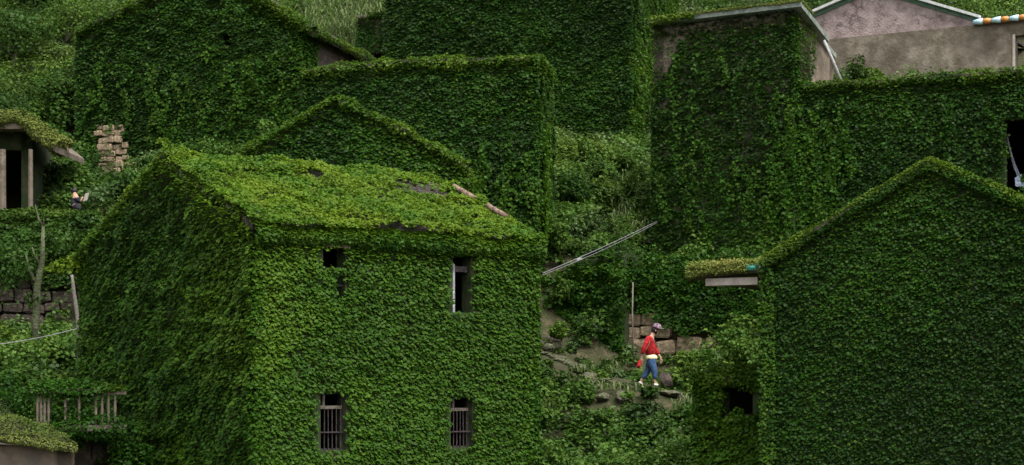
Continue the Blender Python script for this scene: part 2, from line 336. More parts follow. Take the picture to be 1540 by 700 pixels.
idx = np.arange(nx*ny).reshape(ny, nx); fc = np.stack([idx[:-1, :-1], idx[:-1, 1:], idx[1:, 1:], idx[1:, :-1]], -1).reshape(-1, 4)
me.from_pydata(np.column_stack([GX.ravel(), GY.ravel(), GZ]).tolist(), [], fc.tolist()); me.materials.append(M['soil'])
me.polygons.foreach_set('use_smooth', [True]*len(me.polygons))
tag(link(bpy.data.objects.new('hillside', me)), kind='structure')
FOOT = []       # house footprints, no undergrowth inside
def foot(fr, u0, u1, t0, t1): FOOT.append((fr, u0, u1, t0, t1))
def inside(x, y, pad=.1):
    k = np.zeros(len(x), bool)
    for fr, u0, u1, t0, t1 in FOOT:
        q = np.column_stack([x, y])-fr.o; u = q@fr.d; t = q@fr.b; k |= (u > u0-pad) & (u < u1+pad) & (t > t0-pad) & (t < t1+pad)
    return k

# ================================================================== MAIN HOUSE
f = Frame((385, 38), (805, 42.43)); Wd = 8.45; B0 = -3.6
g = f.sub(0, Wd, 0, 0)
ze = 3.43; zr = 5.22
h1 = empty('ivy_house', f.pt(0, 0, B0), 'large bright green creeper-covered house with four window holes and a leafy roof', 'house')
def hole(fr, x0, y0, x1, y1, t=0):
    a, z1 = fr.sz(x0, y0, t); b, z0 = fr.sz(x1, y1, t); return (a, b, z0, z1)
UL = hole(f, 486, 372, 519, 456); UR = hole(f, 681, 382, 708, 471); LL = hole(f, 482, 591, 520, 677); LR = hole(f, 678, 597, 710, 673)
holes = [UL, UR, LL, LR]
mb = MB(); facade(mb, f, [(0, ze), (f.L, ze)], B0, holes)
facade(mb, g, [(0, ze), (Wd/2, zr), (Wd, ze)], B0)
gr = f.sub(f.L, 0, f.L, Wd); facade(mb, gr, [(0, ze), (Wd/2, zr), (Wd, ze)], B0)
bk = f.sub(f.L, Wd, 0, Wd); facade(mb, bk, [(0, ze), (f.L, ze)], B0)
box(mb, f, .3, f.L-.3, .3, Wd-.3, .55, .75)      # upper floor inside
mb.build('wall', M['stonewall'], h1); foot(f, 0, f.L, 0, Wd)
mb = MB(); o1, o2 = .3, .04; sl_ = (zr-ze)/(Wd/2)
slab(mb, f.pt(-.1, -o2, ze-o2*sl_+.16), f.pt(f.L+.15, -o2, ze-o2*sl_+.16), f.pt(f.L+.15, Wd/2, zr+.16), f.pt(-.1, Wd/2, zr+.16))
slab(mb, f.pt(-.1, Wd/2, zr+.16), f.pt(f.L+.15, Wd/2, zr+.16), f.pt(f.L+.15, Wd+o2, ze-o2*sl_+.16), f.pt(-.1, Wd+o2, ze-o2*sl_+.16))
roof = mb.build('roof', M['rtile'], h1)
def roofz(t): return zr+.16-abs(t-Wd/2)*sl_
def rpix(px, py):
    """where the photo ray meets the front roof slope"""
    best = None
    for t in np.arange(-.4, Wd/2, .05):
        u, z = f.sz(px, py, t)
        e = abs(z-roofz(t)); best = min(best, (e, u, t)) if best else (e, u, t)
    return best[1], best[2]
bare = [(rpix(632, 291), .60, .55), (rpix(480, 275), .30, .22), (rpix(583, 307), .22, .22), (rpix(560, 287), .28, .14), (rpix(655, 284), .22, .2), (rpix(603, 297), .3, .12), (rpix(668, 297), .2, .14), (rpix(525, 283), .16, .12), (rpix(640, 303), .26, .1), (rpix(500, 300), .16, .1)]
def is_bare(u, t, pad=0):
    k = np.zeros(np.shape(u), bool)
    for (a, b), ru, rt in bare: k |= ((u-a)/(ru+pad))**2+((t-b)/(rt+pad))**2 < 1+.45*np.sin(u*9+t*7)+.3*np.sin(u*23-t*17)
    return k
tl = [bpy.data.meshes.new('tile') for _ in range(3)]
for q in tl:
    bm = bmesh.new(); prv = None
    pr_ = [(-.5, 0), (-.25, .05), (0, .07), (.25, .05), (.5, 0)]
    for y in (-.5, .5):
        row = [bm.verts.new((x+random.uniform(-.03, .03), y, z_+.03*(y < 0))) for x, z_ in pr_]+[bm.verts.new((x, y, z_-.05)) for x, z_ in pr_[::-1]]
        if prv:
            for i in range(10): bm.faces.new((prv[i], prv[(i+1) % 10], row[(i+1) % 10], row[i]))
        else: bm.faces.new(row)
        prv = row
    bm.faces.new(prv[::-1]); bm.normal_update(); bm.to_mesh(q); bm.free(); q.materials.append(M['rtile'])
rot = math.atan2(f.d[1], f.d[0])
for i, u in enumerate(np.arange(.2, f.L, .17)):
    for t in np.arange(-.2, Wd/2-.1, .2):
        if is_bare(np.array(u), np.array(t), .12):
            o = bpy.data.objects.new('tile', random.choice(tl)); link(o, roof)
            o.location = f.pt(u, t, roofz(t)+.03)-h1.location; o.scale = (.16, .26, .5)
            o.rotation_euler = (math.atan(sl_)+random.uniform(-.06, .06), random.uniform(-.08, .08), rot+random.uniform(-.05, .05))
# verge tiles on the right rake
for a, b in (((690, 301), (721, 316)), ((741, 325), (768, 341))):
    u0, t0 = f.L+.05, None
    def vt(px):
        best = min(((abs(f.s_of(px, t)-(f.L+.05)), t) for t in np.arange(-.4, Wd/2, .03))); return best[1]
    ta, tb = vt(a[0]), vt(b[0]); mb = MB(); k = 3
    for j in range(k):
        q0 = ta+(tb-ta)*j/k; q1 = ta+(tb-ta)*(j+1)/k-.02; mb = MB()
        p = [f.pt(f.L-.1, q0, roofz(q0)+.22), f.pt(f.L-.1, q1, roofz(q1)+.19)]
        mb.tube(p, [.06, .068], 8); mb.build('verge_tile', M['clay'], roof, smooth=True)
# openings: frames, bars
def win(parent, fr, h, style):
    a, b, c, d = h; mb = MB(); t0, t1 = .14, .20; w = .035
    if style in ('bars', 'sash'):
        box(mb, fr, a, a+w, t0, t1, c, d); box(mb, fr, b-w, b, t0, t1, c, d); box(mb, fr, a+w, b-w, t0, t1, d-w, d); box(mb, fr, a+w, b-w, t0, t1, c, c+w)
    wn = mb.build('window_frame', M['iron'] if style == 'bars' else M['white'], parent)
    if style == 'bars':
        zt = c+(d-c)*.72; mb = MB(); box(mb, fr, a+w, b-w, .10, .16, zt, zt+.07); mb.build('transom', M['wood'], wn)
        mb = MB(); box(mb, fr, a+.13, a+.18, .12, .17, zt+.07, d-w); mb.build('mullion', M['wood'], wn)
        mb = MB(); box(mb, fr, a-.04 if b-a > .55 else a, b, .065, .095, c+(d-c)*.30, c+(d-c)*.30+.03); mb.build('crossbar', M['iron'], wn)
        n = 6
        for i in range(n):
            u = a+w+.03+(b-a-2*w-.06)*i/(n-1); mb = MB(); mb.tube([fr.pt(u, .12, c), fr.pt(u+random.uniform(-.01, .01), .12, zt)], .013, 6); mb.build('bar', M['iron'], wn)
    return wn
win(h1, f, LL, 'bars'); win(h1, f, LR, 'bars')
a, b, c, d = UR; mb = MB(); box(mb, f, a+.03, a+.10, .06, .12, c, d-.22); wn = mb.build('window_frame', M['white'], h1)
for k in (.22, .42): mb = MB(); box(mb, f, a-.02, a+.03, .05, .10, c+(d-c)*k, c+(d-c)*k+.04); mb.build('glazing_bar', M['white'], wn)
mb = MB(); box(mb, f, a+.10, b-.04, .08, .13, c+(d-c)*.70, c+(d-c)*.80); mb.build('sash_rail', M['iron'], wn)
mb = MB(); box(mb, f, a-.02, b+.14, -.10, .2, d+.003, d+.10); mb.build('lintel', M['conc'], h1)
mb = MB(); box(mb, f, UL[0], UL[1]+.1, -.06, .2, UL[3]+.003, UL[3]+.09); mb.build('lintel', M['conc'], h1)
mb = MB(); box(mb, f, UL[0]+.28, UL[1], .10, .14, UL[2]+.36, UL[2]+.40); mb.build('window_frame', M['iron'], h1)
# ivy of the main house
L = Leaves()
ulh = [(UL[0], UL[1], UL[3]-.42, UL[3]-.05), (UL[0]+.30, UL[1]-.02, UL[2]+.1, UL[2]+.62)]
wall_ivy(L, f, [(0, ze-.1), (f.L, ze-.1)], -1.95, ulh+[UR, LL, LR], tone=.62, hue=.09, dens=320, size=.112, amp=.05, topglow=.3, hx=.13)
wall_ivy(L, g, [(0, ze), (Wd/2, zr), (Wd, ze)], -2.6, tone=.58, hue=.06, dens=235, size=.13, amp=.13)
wall_ivy(L, gr, [(0, ze), (Wd/2, zr), (Wd, ze)], -1.6, tone=.5, dens=90, u1=3.5, size=.16)
# ivy sprays crossing the upper left window
u = R.uniform(UL[0], UL[1], 300); z = R.uniform(UL[2], UL[3]-.42, 300); k = ~((u > UL[0]+.30) & (z > UL[2]+.1) & (z < UL[2]+.6)); Q = f.pts(u[k], -.02+0*u[k], z[k])
L.add(Q, np.repeat(f.n[None], len(Q), 0), .12, tone=np.full(len(Q), .45), roll=.8)
# sagging eave band
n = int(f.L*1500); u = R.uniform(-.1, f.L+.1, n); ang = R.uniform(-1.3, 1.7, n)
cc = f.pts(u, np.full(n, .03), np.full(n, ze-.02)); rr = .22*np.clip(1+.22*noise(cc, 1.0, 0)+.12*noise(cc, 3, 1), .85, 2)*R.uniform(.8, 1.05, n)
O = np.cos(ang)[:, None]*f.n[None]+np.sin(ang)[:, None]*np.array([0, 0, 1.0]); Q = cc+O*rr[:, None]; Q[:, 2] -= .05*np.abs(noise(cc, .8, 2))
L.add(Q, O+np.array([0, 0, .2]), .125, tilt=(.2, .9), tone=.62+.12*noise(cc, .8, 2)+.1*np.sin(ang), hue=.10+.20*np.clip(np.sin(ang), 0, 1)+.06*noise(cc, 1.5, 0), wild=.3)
# roof mat: yellow-green growth, its tone also raised to imitate light from overhead
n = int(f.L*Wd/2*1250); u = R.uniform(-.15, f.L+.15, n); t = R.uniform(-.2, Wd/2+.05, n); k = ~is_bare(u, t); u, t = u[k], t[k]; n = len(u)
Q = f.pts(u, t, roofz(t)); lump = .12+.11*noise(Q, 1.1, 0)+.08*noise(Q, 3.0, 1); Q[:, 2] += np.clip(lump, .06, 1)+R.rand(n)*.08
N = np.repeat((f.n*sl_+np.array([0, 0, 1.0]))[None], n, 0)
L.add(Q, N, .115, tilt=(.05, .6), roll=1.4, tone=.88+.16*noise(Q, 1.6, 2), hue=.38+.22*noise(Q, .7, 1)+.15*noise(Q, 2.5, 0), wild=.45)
for px, py, r in ((465, 302, .34), (330, 285, .3), (700, 322, .25), (640, 268, .18), (545, 297, .2), (735, 335, .22), (500, 268, .2), (420, 265, .25), (600, 320, .22)):
    u, t = rpix(px, py); c = f.pt(u, t, roofz(t)+.05); clump(L, c, r, int(700*r), .11, .6+random.uniform(-.1, .1), .3, .7)
for a, b in (((0, 0), (0, 1)), ((1, 0), (1, 1)), ((0, 2), (0, 1)), ((1, 2), (1, 1))):
    u = 0 if a[0] == 0 else f.L; T = {0: 0, 1: Wd/2, 2: Wd}
    rake(L, f.pt(u, T[a[1]], roofz(T[a[1]])-.05), f.pt(u, T[b[1]], roofz(T[b[1]])-.05), .13 if a[0] == 0 else .11, tone=.58, hue=.28)
rake(L, f.pt(0, Wd/2, zr+.14), f.pt(f.L, Wd/2, zr+.14), .12, tone=.62, hue=.3)
corner(L, f, .04, .04, -2.2, ze-.2, .15, .54, .06); corner(L, f, f.L-.03, .04, -1.9, ze-.2, .15, .58, .08); corner(L, g, .05, .04, -2.2, ze-.1, .14, .44)
c = g.pt(.05, -.1, ze-.25)
for k in range(7): clump(L, c+Vector((-.1*k+random.uniform(-.1, .1), random.uniform(-.2, .2), -.02*k+random.uniform(-.12, .1))), .26, 110, .13, .6, .45)
L.build('ivy', M['ivy'], h1)

# ================================================================== RIGHT GABLE HOUSE
ang = math.radians(25); A = (1147, 40.0); ax = (A[0]-CX)/F*A[1]; e_ = (ax+7.5*math.cos(ang), A[1]-7.5*math.sin(ang))
f2 = Frame(A, (CX+F*e_[0]/e_[1], e_[1])); B2 = -3.6; D2 = 9
h2 = empty('ivy_house', f2.pt(0, 0, B2), 'dark green gable wall wholly coated in small creeper leaves, with a mossy overhanging eave', 'house')
pr = [(0, 2.83), (3.6, 4.80), (7.5, 3.0)]; mb = MB(); facade(mb, f2, pr, B2)
for q in (f2.sub(0, D2, 0, 0), f2.sub(7.5, 0, 7.5, D2)): facade(mb, q, [(0, 2.83), (D2, 2.83)], B2)
facade(mb, f2.sub(7.5, D2, 0, D2), [(0, 3.0), (3.9, 4.8), (7.5, 2.83)], B2); mb.build('wall', M['stonewall'], h2); foot(f2, 0, 7.5, 0, D2)
mb = MB(); slab(mb, f2.pt(-.05, -.06, 2.93), f2.pt(3.6, -.06, 4.93), f2.pt(3.6, D2, 4.93), f2.pt(-.05, D2, 2.93)); slab(mb, f2.pt(3.6, -.06, 4.93), f2.pt(7.6, -.06, 3.08), f2.pt(7.6, D2, 3.08), f2.pt(3.6, D2, 4.93))
mb.build('roof', M['rtile'], h2)
ua, za = f2.sz(1040, 412, .3); ub, zb = f2.sz(1150, 402, .3)
mb = MB(); slab(mb, f2.pt(ua, .1, za), f2.pt(-.02, .1, zb), f2.pt(-.02, 8, zb), f2.pt(ua, 8, za), .12); ev = mb.build('eave_slab', M['conc'], h2)
u0, z0 = f2.sz(1066, 431, .35); u1, z1 = f2.sz(1144, 418, .35); mb = MB(); box(mb, f2, u0, u1, .12, .5, z0, z1); mb.build('beam', M['concw'], h2)
for px in (1131, 1150):
    uu, zz = f2.sz(px, 403, 0); mb = MB(); mb.tube([f2.pt(uu-.10, -.03, zz), f2.pt(uu+.10, -.03, zz)], .07, 8); mb.build('glazed_end_tile', M['teal'], h2)
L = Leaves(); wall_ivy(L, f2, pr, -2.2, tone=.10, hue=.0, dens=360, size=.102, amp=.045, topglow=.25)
rake(L, f2.pt(0, -.06, 2.82), f2.pt(3.6, -.06, 4.80), .08, tone=.3, hue=.06, dens=800, size=.09); rake(L, f2.pt(3.6, -.06, 4.80), f2.pt(7.5, -.06, 2.96), .08, tone=.3, hue=.06, dens=800, size=.09)
rake(L, f2.pt(0, -.02, 2.98), f2.pt(3.6, -.02, 4.95), .055, tone=.5, hue=.34, dens=900, size=.08); rake(L, f2.pt(3.6, -.02, 4.95), f2.pt(7.5, -.02, 3.1), .07, tone=.52, hue=.38, dens=900, size=.08)
n = 700; zz = R.uniform(-2, 2.8, n); uu = R.uniform(-.03, .3, n)**1; Q = f2.pts(uu, -.1+0*uu, zz); L.add(Q, np.repeat(f2.n[None], n, 0), .11, tone=np.full(n, .6), hue=np.full(n, .12))
L.build('ivy', M['ivy'], h2)
Lm = Leaves(); n = 9000; u = R.uniform(ua-.05, -.15, n); t = R.uniform(.0, 1.4, n); Q = f2.pts(u, t, np.interp(u, [ua, 0], [za, zb])); Q[:, 1] -= .12; Q[:, 2] += R.uniform(-.14, .17, n)*(1+.45*noise(Q, 1.6, 0))+.05
Lm.add(Q, np.repeat(np.array([[0, -.5, 1.]]), n, 0), .06, roll=3, tilt=(0, 1), tone=.6+.25*noise(Q, 2, 1), hue=.35+.3*noise(Q, 1.4, 2), wild=.6); rake(Lm, f2.pt(ua, .0, za), f2.pt(-.35, .0, zb), .13, tone=.55, hue=.3, dens=1500, size=.07, lump=.4); Lm.build('moss', M['moss'], h2)
# low wall with a window hole beside it
f3 = Frame((1049, 42.2), (1152, 41.0)); lw = empty('ruined_outbuilding', f3.pt(0, 0, -3.4), 'low overgrown outbuilding with one dark window hole beside the dark gable wall', 'outbuilding')
hh = hole(f3, 1087, 583, 1144, 624); ztop = f3.sz(1100, 572)[1]; mb = MB(); facade(mb, f3, [(0, ztop-.1), (.5, ztop), (f3.L, ztop)], -3.4, [hh], .3)
for q in (f3.sub(0, 2.6, 0, 0), f3.sub(f3.L, 0, f3.L, 2.6), f3.sub(f3.L, 2.6, 0, 2.6)): facade(mb, q, [(0, ztop), (q.L, ztop)], -3.4)
mb.build('wall', M['stonewall'], lw); foot(f3, 0, f3.L, 0, 2.6)
mb = MB(); slab(mb, f3.pt(-.1, -.1, ztop+.12), f3.pt(f3.L, -.1, ztop+.12), f3.pt(f3.L, 2.7, ztop+.12), f3.pt(-.1, 2.7, ztop+.12), .11); mb.build('roof', M['conc'], lw)
mb = MB(); u_, _ = f3.sz(1134, 600); mb.tube([f3.pt(u_, .15, hh[2]), f3.pt(u_+.02, .15, hh[3])], .018, 6); mb.build('post', M['wood'], lw)
L = Leaves(); wall_ivy(L, f3, [(0, ztop), (f3.L, ztop)], -1.9, [hh], tone=.72, dens=230, size=.13, hue=.03)
fl = f3.sub(0, 2.6, 0, 0); wall_ivy(L, fl, [(0, ztop), (2.6, ztop)], -1.9, tone=.4, dens=150)
rake(L, f3.pt(-.1, -.1, ztop+.05), f3.pt(f3.L, -.1, ztop+.05), .15, tone=.5, hue=.1, dens=350); corner(L, f3, .03, .05, -2, ztop, .13, .45)
for k in range(40): clump(L, f3.pt(random.uniform(-.2, f3.L), random.uniform(-.05, 1.6), ztop+random.uniform(0, .2)), random.uniform(.18, .34), 90, .12, random.uniform(.4, .7), random.uniform(0, .3))
for k in range(20):
    u = random.uniform(hh[0]-.5, f3.L); clump(L, f3.pt(u, random.uniform(-.12, .15), ztop-random.uniform(-.15, .06)-.08*math.sin(u*5)), random.uniform(.12, .24), 80, .13, random.uniform(.6, .95), random.uniform(.1, .35), full=True)
for k in range(16): clump(L, f3.pt(random.uniform(0, f3.L), -.12, hh[2]-random.uniform(.0, .25)), random.uniform(.10, .18), 60, .12, random.uniform(.5, .75), random.uniform(0, .2), full=True)
for k in range(12): clump(L, f3.pt(hh[0]-random.uniform(0, .25), -.12, random.uniform(hh[2], hh[3])), random.uniform(.10, .2), 60, .12, random.uniform(.45, .7), random.uniform(0, .2), full=True)
L.build('ivy', M['ivy'], lw)

# ================================================================== HOUSES UP THE SLOPE
def shell(h, fr, pr, D, base, side_z=None, m='stonewall', holes=(), roof=True, rm='rtile', back=True, sideholes=()):
    mb = MB(); facade(mb, fr, pr, base, holes); Lf = pr[-1][0]; zl, zr_ = pr[0][1], pr[-1][1]
    facade(mb, fr.sub(0, D, 0, 0), [(0, zl), (D, zl)], base); facade(mb, fr.sub(Lf, 0, Lf, D), [(0, zr_), (D, zr_)], base, sideholes)
    facade(mb, fr.sub(Lf, D, 0, D), [(Lf-p[0], p[1]) for p in pr[::-1]], base); mb.build('wall', M[m], h); foot(fr, 0, Lf, 0, D)
    if roof:
        mb = MB()
        for p, q in zip(pr, pr[1:]): slab(mb, fr.pt(p[0]-.02, -.05, p[1]+.12), fr.pt(q[0]+.02, -.05, q[1]+.12), fr.pt(q[0]+.02, D+.1, q[1]+.12), fr.pt(p[0]-.02, D+.1, p[1]+.12), .117)
        mb.build('roof', M[rm], h)
# --- small gable behind the main house
f8 = Frame((362, 53.1), (702, 53)); apu, apz = f8.sz(503, 152); _, zl = f8.sz(364, 236); _, zr8 = f8.sz(704, 255)
h8 = empty('ivy_house', f8.pt(0, 0, 2), 'small dark ivy gable with a bright fringe, peeping over the bright leafy roof', 'house')
mid = [(apu*.5, (zl+apz)/2-.03), (apu, apz)]; L8 = f8.L
pr = [(0, zl), (apu, apz), (apu+(L8-apu)*.55, apz+(zr8-apz)*.50), (L8, zr8)]
shell(h8, f8, pr, 4.0, 2.0)
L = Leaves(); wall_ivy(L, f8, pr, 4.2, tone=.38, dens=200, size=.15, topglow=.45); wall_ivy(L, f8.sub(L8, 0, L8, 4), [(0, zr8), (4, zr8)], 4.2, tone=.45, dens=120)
for p, q in zip(pr, pr[1:]): rake(L, f8.pt(p[0], -.05, p[1]+.08), f8.pt(q[0], -.05, q[1]+.08), .12, tone=.55, hue=.22, size=.13, dens=300, lump=.8)
for p, q in zip(pr, pr[1:]): rake(L, f8.pt(p[0], .3, p[1]+.1), f8.pt(q[0], .3, q[1]+.1), .16, tone=.5, hue=.22, size=.12, dens=250, lump=.6)
corner(L, f8, L8-.03, .05, 4.2, zr8, .16, .42); L.build('ivy', M['ivy'], h8)
# --- flat topped block
f7 = Frame((455, 58.6), (808, 57.6)); _, z7l = f7.sz(458, 112); _, z7m = f7.sz(600, 97); _, z7r = f7.sz(800, 92); L7 = f7.L
h7 = empty('ivy_house', f7.pt(0, 0, 4), 'flat-topped ivy block shaped like a clipped hedge, behind the small gable', 'house')
pr = [(0, z7l), (f7.s_of(600), z7m), (L7, z7r)]; shell(h7, f7, pr, 3.4, 4.0)
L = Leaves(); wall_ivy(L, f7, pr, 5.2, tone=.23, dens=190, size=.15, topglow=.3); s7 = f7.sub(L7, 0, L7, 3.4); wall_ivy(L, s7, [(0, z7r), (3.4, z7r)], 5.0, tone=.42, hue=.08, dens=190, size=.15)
for p, q in zip(pr, pr[1:]): rake(L, f7.pt(p[0], .02, p[1]), f7.pt(q[0], .02, q[1]), .17, tone=.62, hue=.26, dens=300, lump=.4)
rake(L, s7.pt(0, .0, z7r), s7.pt(3.4, .0, z7r), .24, tone=.5, hue=.12, dens=300, lump=.4)
for k in range(9): clump(L, f7.pt(f7.s_of(615+6*k), .3, z7m+.08), .26, 90, .13, .5, .2, .7)
for k in range(14): clump(L, f7.pt(L7-.1+random.uniform(-.15, .15), random.uniform(-.05, .3), z7r-.15*k*.9), random.uniform(.16, .30), 70, .13, .48, .12)
corner(L, f7, L7-.03, .05, 5, z7r, .16, .42); corner(L, f7, .03, .05, 5, z7l, .14, .40); runners(L, f7, L7*.6, L7, 4.5, 8, 40, .6, .05); runners(L, s7, 0, 1.5, 5, 9, 20, .7, .1); L.build('ivy', M['ivy'], h7)
# --- tall block at the top centre
f6 = Frame((580, 74), (950, 71)); L6 = f6.L; Z6 = 17.5
h6 = empty('ivy_house', f6.pt(0, 0, 7.5), 'tallest ivy-clad block, rising behind the clipped hedge-like block', 'house')
pr = [(0, Z6), (L6, Z6)]; shell(h6, f6, pr, 8, 7.5, roof=True, rm='conc')
ann = Frame((538, 75.2), (584, 74.6)); za_ = ann.sz(560, 26)[1]; zc_ = ann.sz(560, 80)[1]; zb_ = ann.sz(560, 100)[1]
mb = MB(); hn = (.35, ann.L-.05, zb_, zc_); facade(mb, ann, [(0, za_), (ann.L, za_)], 12, [hn]); facade(mb, ann.sub(0, 3, 0, 0), [(0, za_), (3, za_)], 12); facade(mb, ann.sub(ann.L, 3, 0, 3), [(0, za_), (ann.L, za_)], 12)
slab(mb, ann.pt(-.05, -.05, za_+.12), ann.pt(ann.L, -.05, za_+.12), ann.pt(ann.L, 3, za_+.12), ann.pt(-.05, 3, za_+.12), .117); mb.build('annexe', M['conc'], h6); foot(ann, 0, ann.L, 0, 3)
L = Leaves(); wall_ivy(L, f6, pr, 9.0, tone=.13, dens=180, size=.16, topglow=0); s6 = f6.sub(L6, 0, L6, 8); wall_ivy(L, s6, [(0, Z6), (8, Z6)], 8.6, tone=.50, hue=.08, dens=150, size=.17)  # side leaves coloured lighter than the front, imitating light from the right
corner(L, f6, L6-.03, .05, 8.8, Z6, .16, .42); wall_ivy(L, ann, [(0, za_), (ann.L, za_)], 13, [hn], tone=.36, dens=180, size=.15); rake(L, ann.pt(.5, -.05, za_+.05), ann.pt(ann.L, -.05, za_+.05), .12, tone=.5, hue=.2)
L.build('ivy', M['ivy'], h6)
fb = Frame((826, 69.3), (905, 68.3)); zt_ = fb.sz(860, 243)[1]
lb = empty('low_wall', fb.pt(0, 0, 7), 'low ivy-topped wall at the foot of the tallest ivy block', 'wall'); mb = MB(); facade(mb, fb, [(0, zt_-.05), (fb.L, zt_-.25)], 6.5, th=.5); mb.build('masonry', M['stone_d'], lb)
L = Leaves(); rake(L, fb.pt(0, .1, zt_-.12), fb.pt(fb.L, .1, zt_-.32), .22, tone=.5, hue=.25, dens=280); wall_ivy(L, fb, [(0, zt_), (fb.L, zt_-.2)], 7.8, tone=.35, dens=90); L.build('ivy', M['ivy'], lb)
# --- top left gable
f9 = Frame((118, 64.3), (455, 62)); L9 = f9.L; u9, z9 = f9.sz(312, -45); z9l = f9.sz(118, 52)[1]; z9r = f9.sz(455, 45)[1]
h9 = empty('ivy_house', f9.pt(0, 0, 6), 'upper left ivy gable house with bare brown side wall and exposed stone patch', 'house')
s9 = f9.sub(L9, 0, L9, 6.6); wh = hole(f9, 336, 52, 346, 69); wh = (wh[0]-.02, wh[1]+.02, wh[2], wh[3])
mb = MB(); pr = [(0, z9l), (u9, z9), (L9, z9r)]; shell(h9, f9, pr, 6.6, 6.0, holes=[wh], roof=False)
mb = MB(); slab(mb, f9.pt(-.1, -.05, z9l+.12), f9.pt(u9, -.05, z9+.12), f9.pt(u9, 6.8, z9+.12), f9.pt(-.1, 6.8, z9l+.12)); slab(mb, f9.pt(u9, -.05, z9+.12), f9.pt(L9+.45, -.05, z9r-.10), f9.pt(L9+.45, 7.0, z9r-.10), f9.pt(u9, 7.0, z9+.12)); mb.build('roof', M['rtile'], h9)
mb = MB(); box(mb, f9, L9+.003, L9+.05, 1.1, 6.55, 9.5, z9r-.15); mb.build('bare_render', M['stone_d'], h9)
mb = MB(); box(mb, f9, wh[0], wh[1], -.05, .05, wh[2]-.10, wh[2]-.005); mb.build('sill', M['conc'], h9)
pu0, pz1 = f9.sz(150, 190); pu1, pz0 = f9.sz(192, 258)
def patch9(u, z):
    k = (z-pz0)/(pz1-pz0); c = pu0+.35+.25*(1-k); w = .5*(1-.35*np.clip(k, 0, 1)**2); return (np.abs(u-c-.08*np.sin(z*7)) < w) & (z < pz1)
stone_courses(h9, f9, pu0, pu1, pz0-.2, pz1, .24, (.22, .48), 'stone', -.06, lambda a, b: patch9(a, b) or patch9(a+.2, b) or patch9(a-.2, b), .22)
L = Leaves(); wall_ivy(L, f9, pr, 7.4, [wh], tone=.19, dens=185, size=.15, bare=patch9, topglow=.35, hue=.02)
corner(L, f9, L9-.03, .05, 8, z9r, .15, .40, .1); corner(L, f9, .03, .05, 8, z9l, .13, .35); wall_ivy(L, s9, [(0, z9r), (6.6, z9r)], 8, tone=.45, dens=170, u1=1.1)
for p, q in zip(pr, pr[1:]): rake(L, f9.pt(p[0], -.02, p[1]+.05), f9.pt(q[0], -.02, q[1]+.05), .17, tone=.45, hue=.2, dens=300, lump=.35)
rake(L, f9.pt(L9+.43, -.1, z9r-.08), f9.pt(L9+.43, 7, z9r-.08), .16, tone=.30, hue=.25, dens=420, size=.1, lump=.5)
rake(L, f9.pt(u9, -.1, z9+.08), f9.pt(L9+.45, -.1, z9r-.06), .15, tone=.40, hue=.2, dens=420, size=.12, lump=.5)
for k in range(40): a_ = random.random(); clump(L, f9.pt(u9+(L9+.3-u9)*a_, random.uniform(0, 6.5), z9+.05+(z9r-.2-z9)*a_), random.uniform(.15, .3), 80, .11, random.uniform(.3, .5), random.uniform(.1, .5), .6)
runners(L, f9, 0, L9, 8, 12, 60, .50, .05); L.build('ivy', M['ivy'], h9)
# --- upper right: corner tower-like front and long wing
dv = np.array([.854, -.52]); B = np.array([(1195-CX)/F*58, 58]); A_ = B-4.95*dv; f4 = Frame((CX+F*A_[0]/A_[1], A_[1]), (1195, 58)); L4 = f4.L; Z4 = 12.1
h4 = empty('ivy_house', f4.pt(0, 0, 2.5), 'tall narrow ivy facade with sloping grey roof edge and bare plaster side', 'house')
pr = [(0, Z4), (L4, Z4)]; mb = MB(); facade(mb, f4, pr, 2.2); D4 = 3.3; s4 = f4.sub(L4, 0, L4, D4); zs = 11.15; facade(mb, s4, [(0, Z4), (D4, zs)], 2.2)
facade(mb, f4.sub(0, D4, 0, 0), [(0, zs), (D4, Z4)], 2.2); facade(mb, f4.sub(L4, D4, 0, D4), [(0, zs), (L4, zs)], 2.2); mb.build('wall', M['conc'], h4); foot(f4, 0, L4, 0, D4)
mb = MB(); slab(mb, f4.pt(-.1, -.25, Z4+.25), f4.pt(L4+.32, -.25, Z4+.25), f4.pt(L4+.32, 2.1, 11.62), f4.pt(-.1, 2.1, 11.62), .16); slab(mb, f4.pt(-.1, 2.1, 11.62), f4.pt(L4+.1, 2.1, 11.62), f4.pt(L4+.1, D4, 11.3), f4.pt(-.1, D4, 11.3), .16); mb.build('roof', M['fascia'], h4)
mb = MB(); yq = s4.pt(2.1, -.3, 0)[1]-.3; mb.tube([P3(1239, 61, yq), P3(1251, 88, yq), P3(1266, 124, yq)], .05, 8); mb.build('drainpipe', M['white'], h4, smooth=True)
def bare4(u, z):  # bare stained stone at the top left corner
    n_ = noise(np.column_stack([u, 0*u, z]), 1.0, 0); return (u < .25+.9*np.clip((z-10.6)/1.2, 0, 1)+.35*n_) & (z > 9.2+.4*n_) & (z < 11.8) & (R.rand(len(u)) < .8)
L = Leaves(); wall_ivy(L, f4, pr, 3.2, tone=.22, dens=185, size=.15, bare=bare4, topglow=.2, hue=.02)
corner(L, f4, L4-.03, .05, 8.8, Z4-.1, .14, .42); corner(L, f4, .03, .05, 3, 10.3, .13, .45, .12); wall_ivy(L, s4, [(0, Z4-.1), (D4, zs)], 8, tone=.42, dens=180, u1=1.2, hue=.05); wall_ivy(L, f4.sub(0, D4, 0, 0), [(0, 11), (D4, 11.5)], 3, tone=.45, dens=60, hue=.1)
runners(L, f4, .2, L4, 4, 11.5, 40, .42); runners(L, f4, L4-1.0, L4, 3.5, 9.5, 26, .60, .04)
rake(L, f4.pt(-.05, -.25, Z4+.2), f4.pt(1.6, -.25, Z4+.22), .12, tone=.5, hue=.4, dens=350); L.build('ivy', M['ivy'], h4)
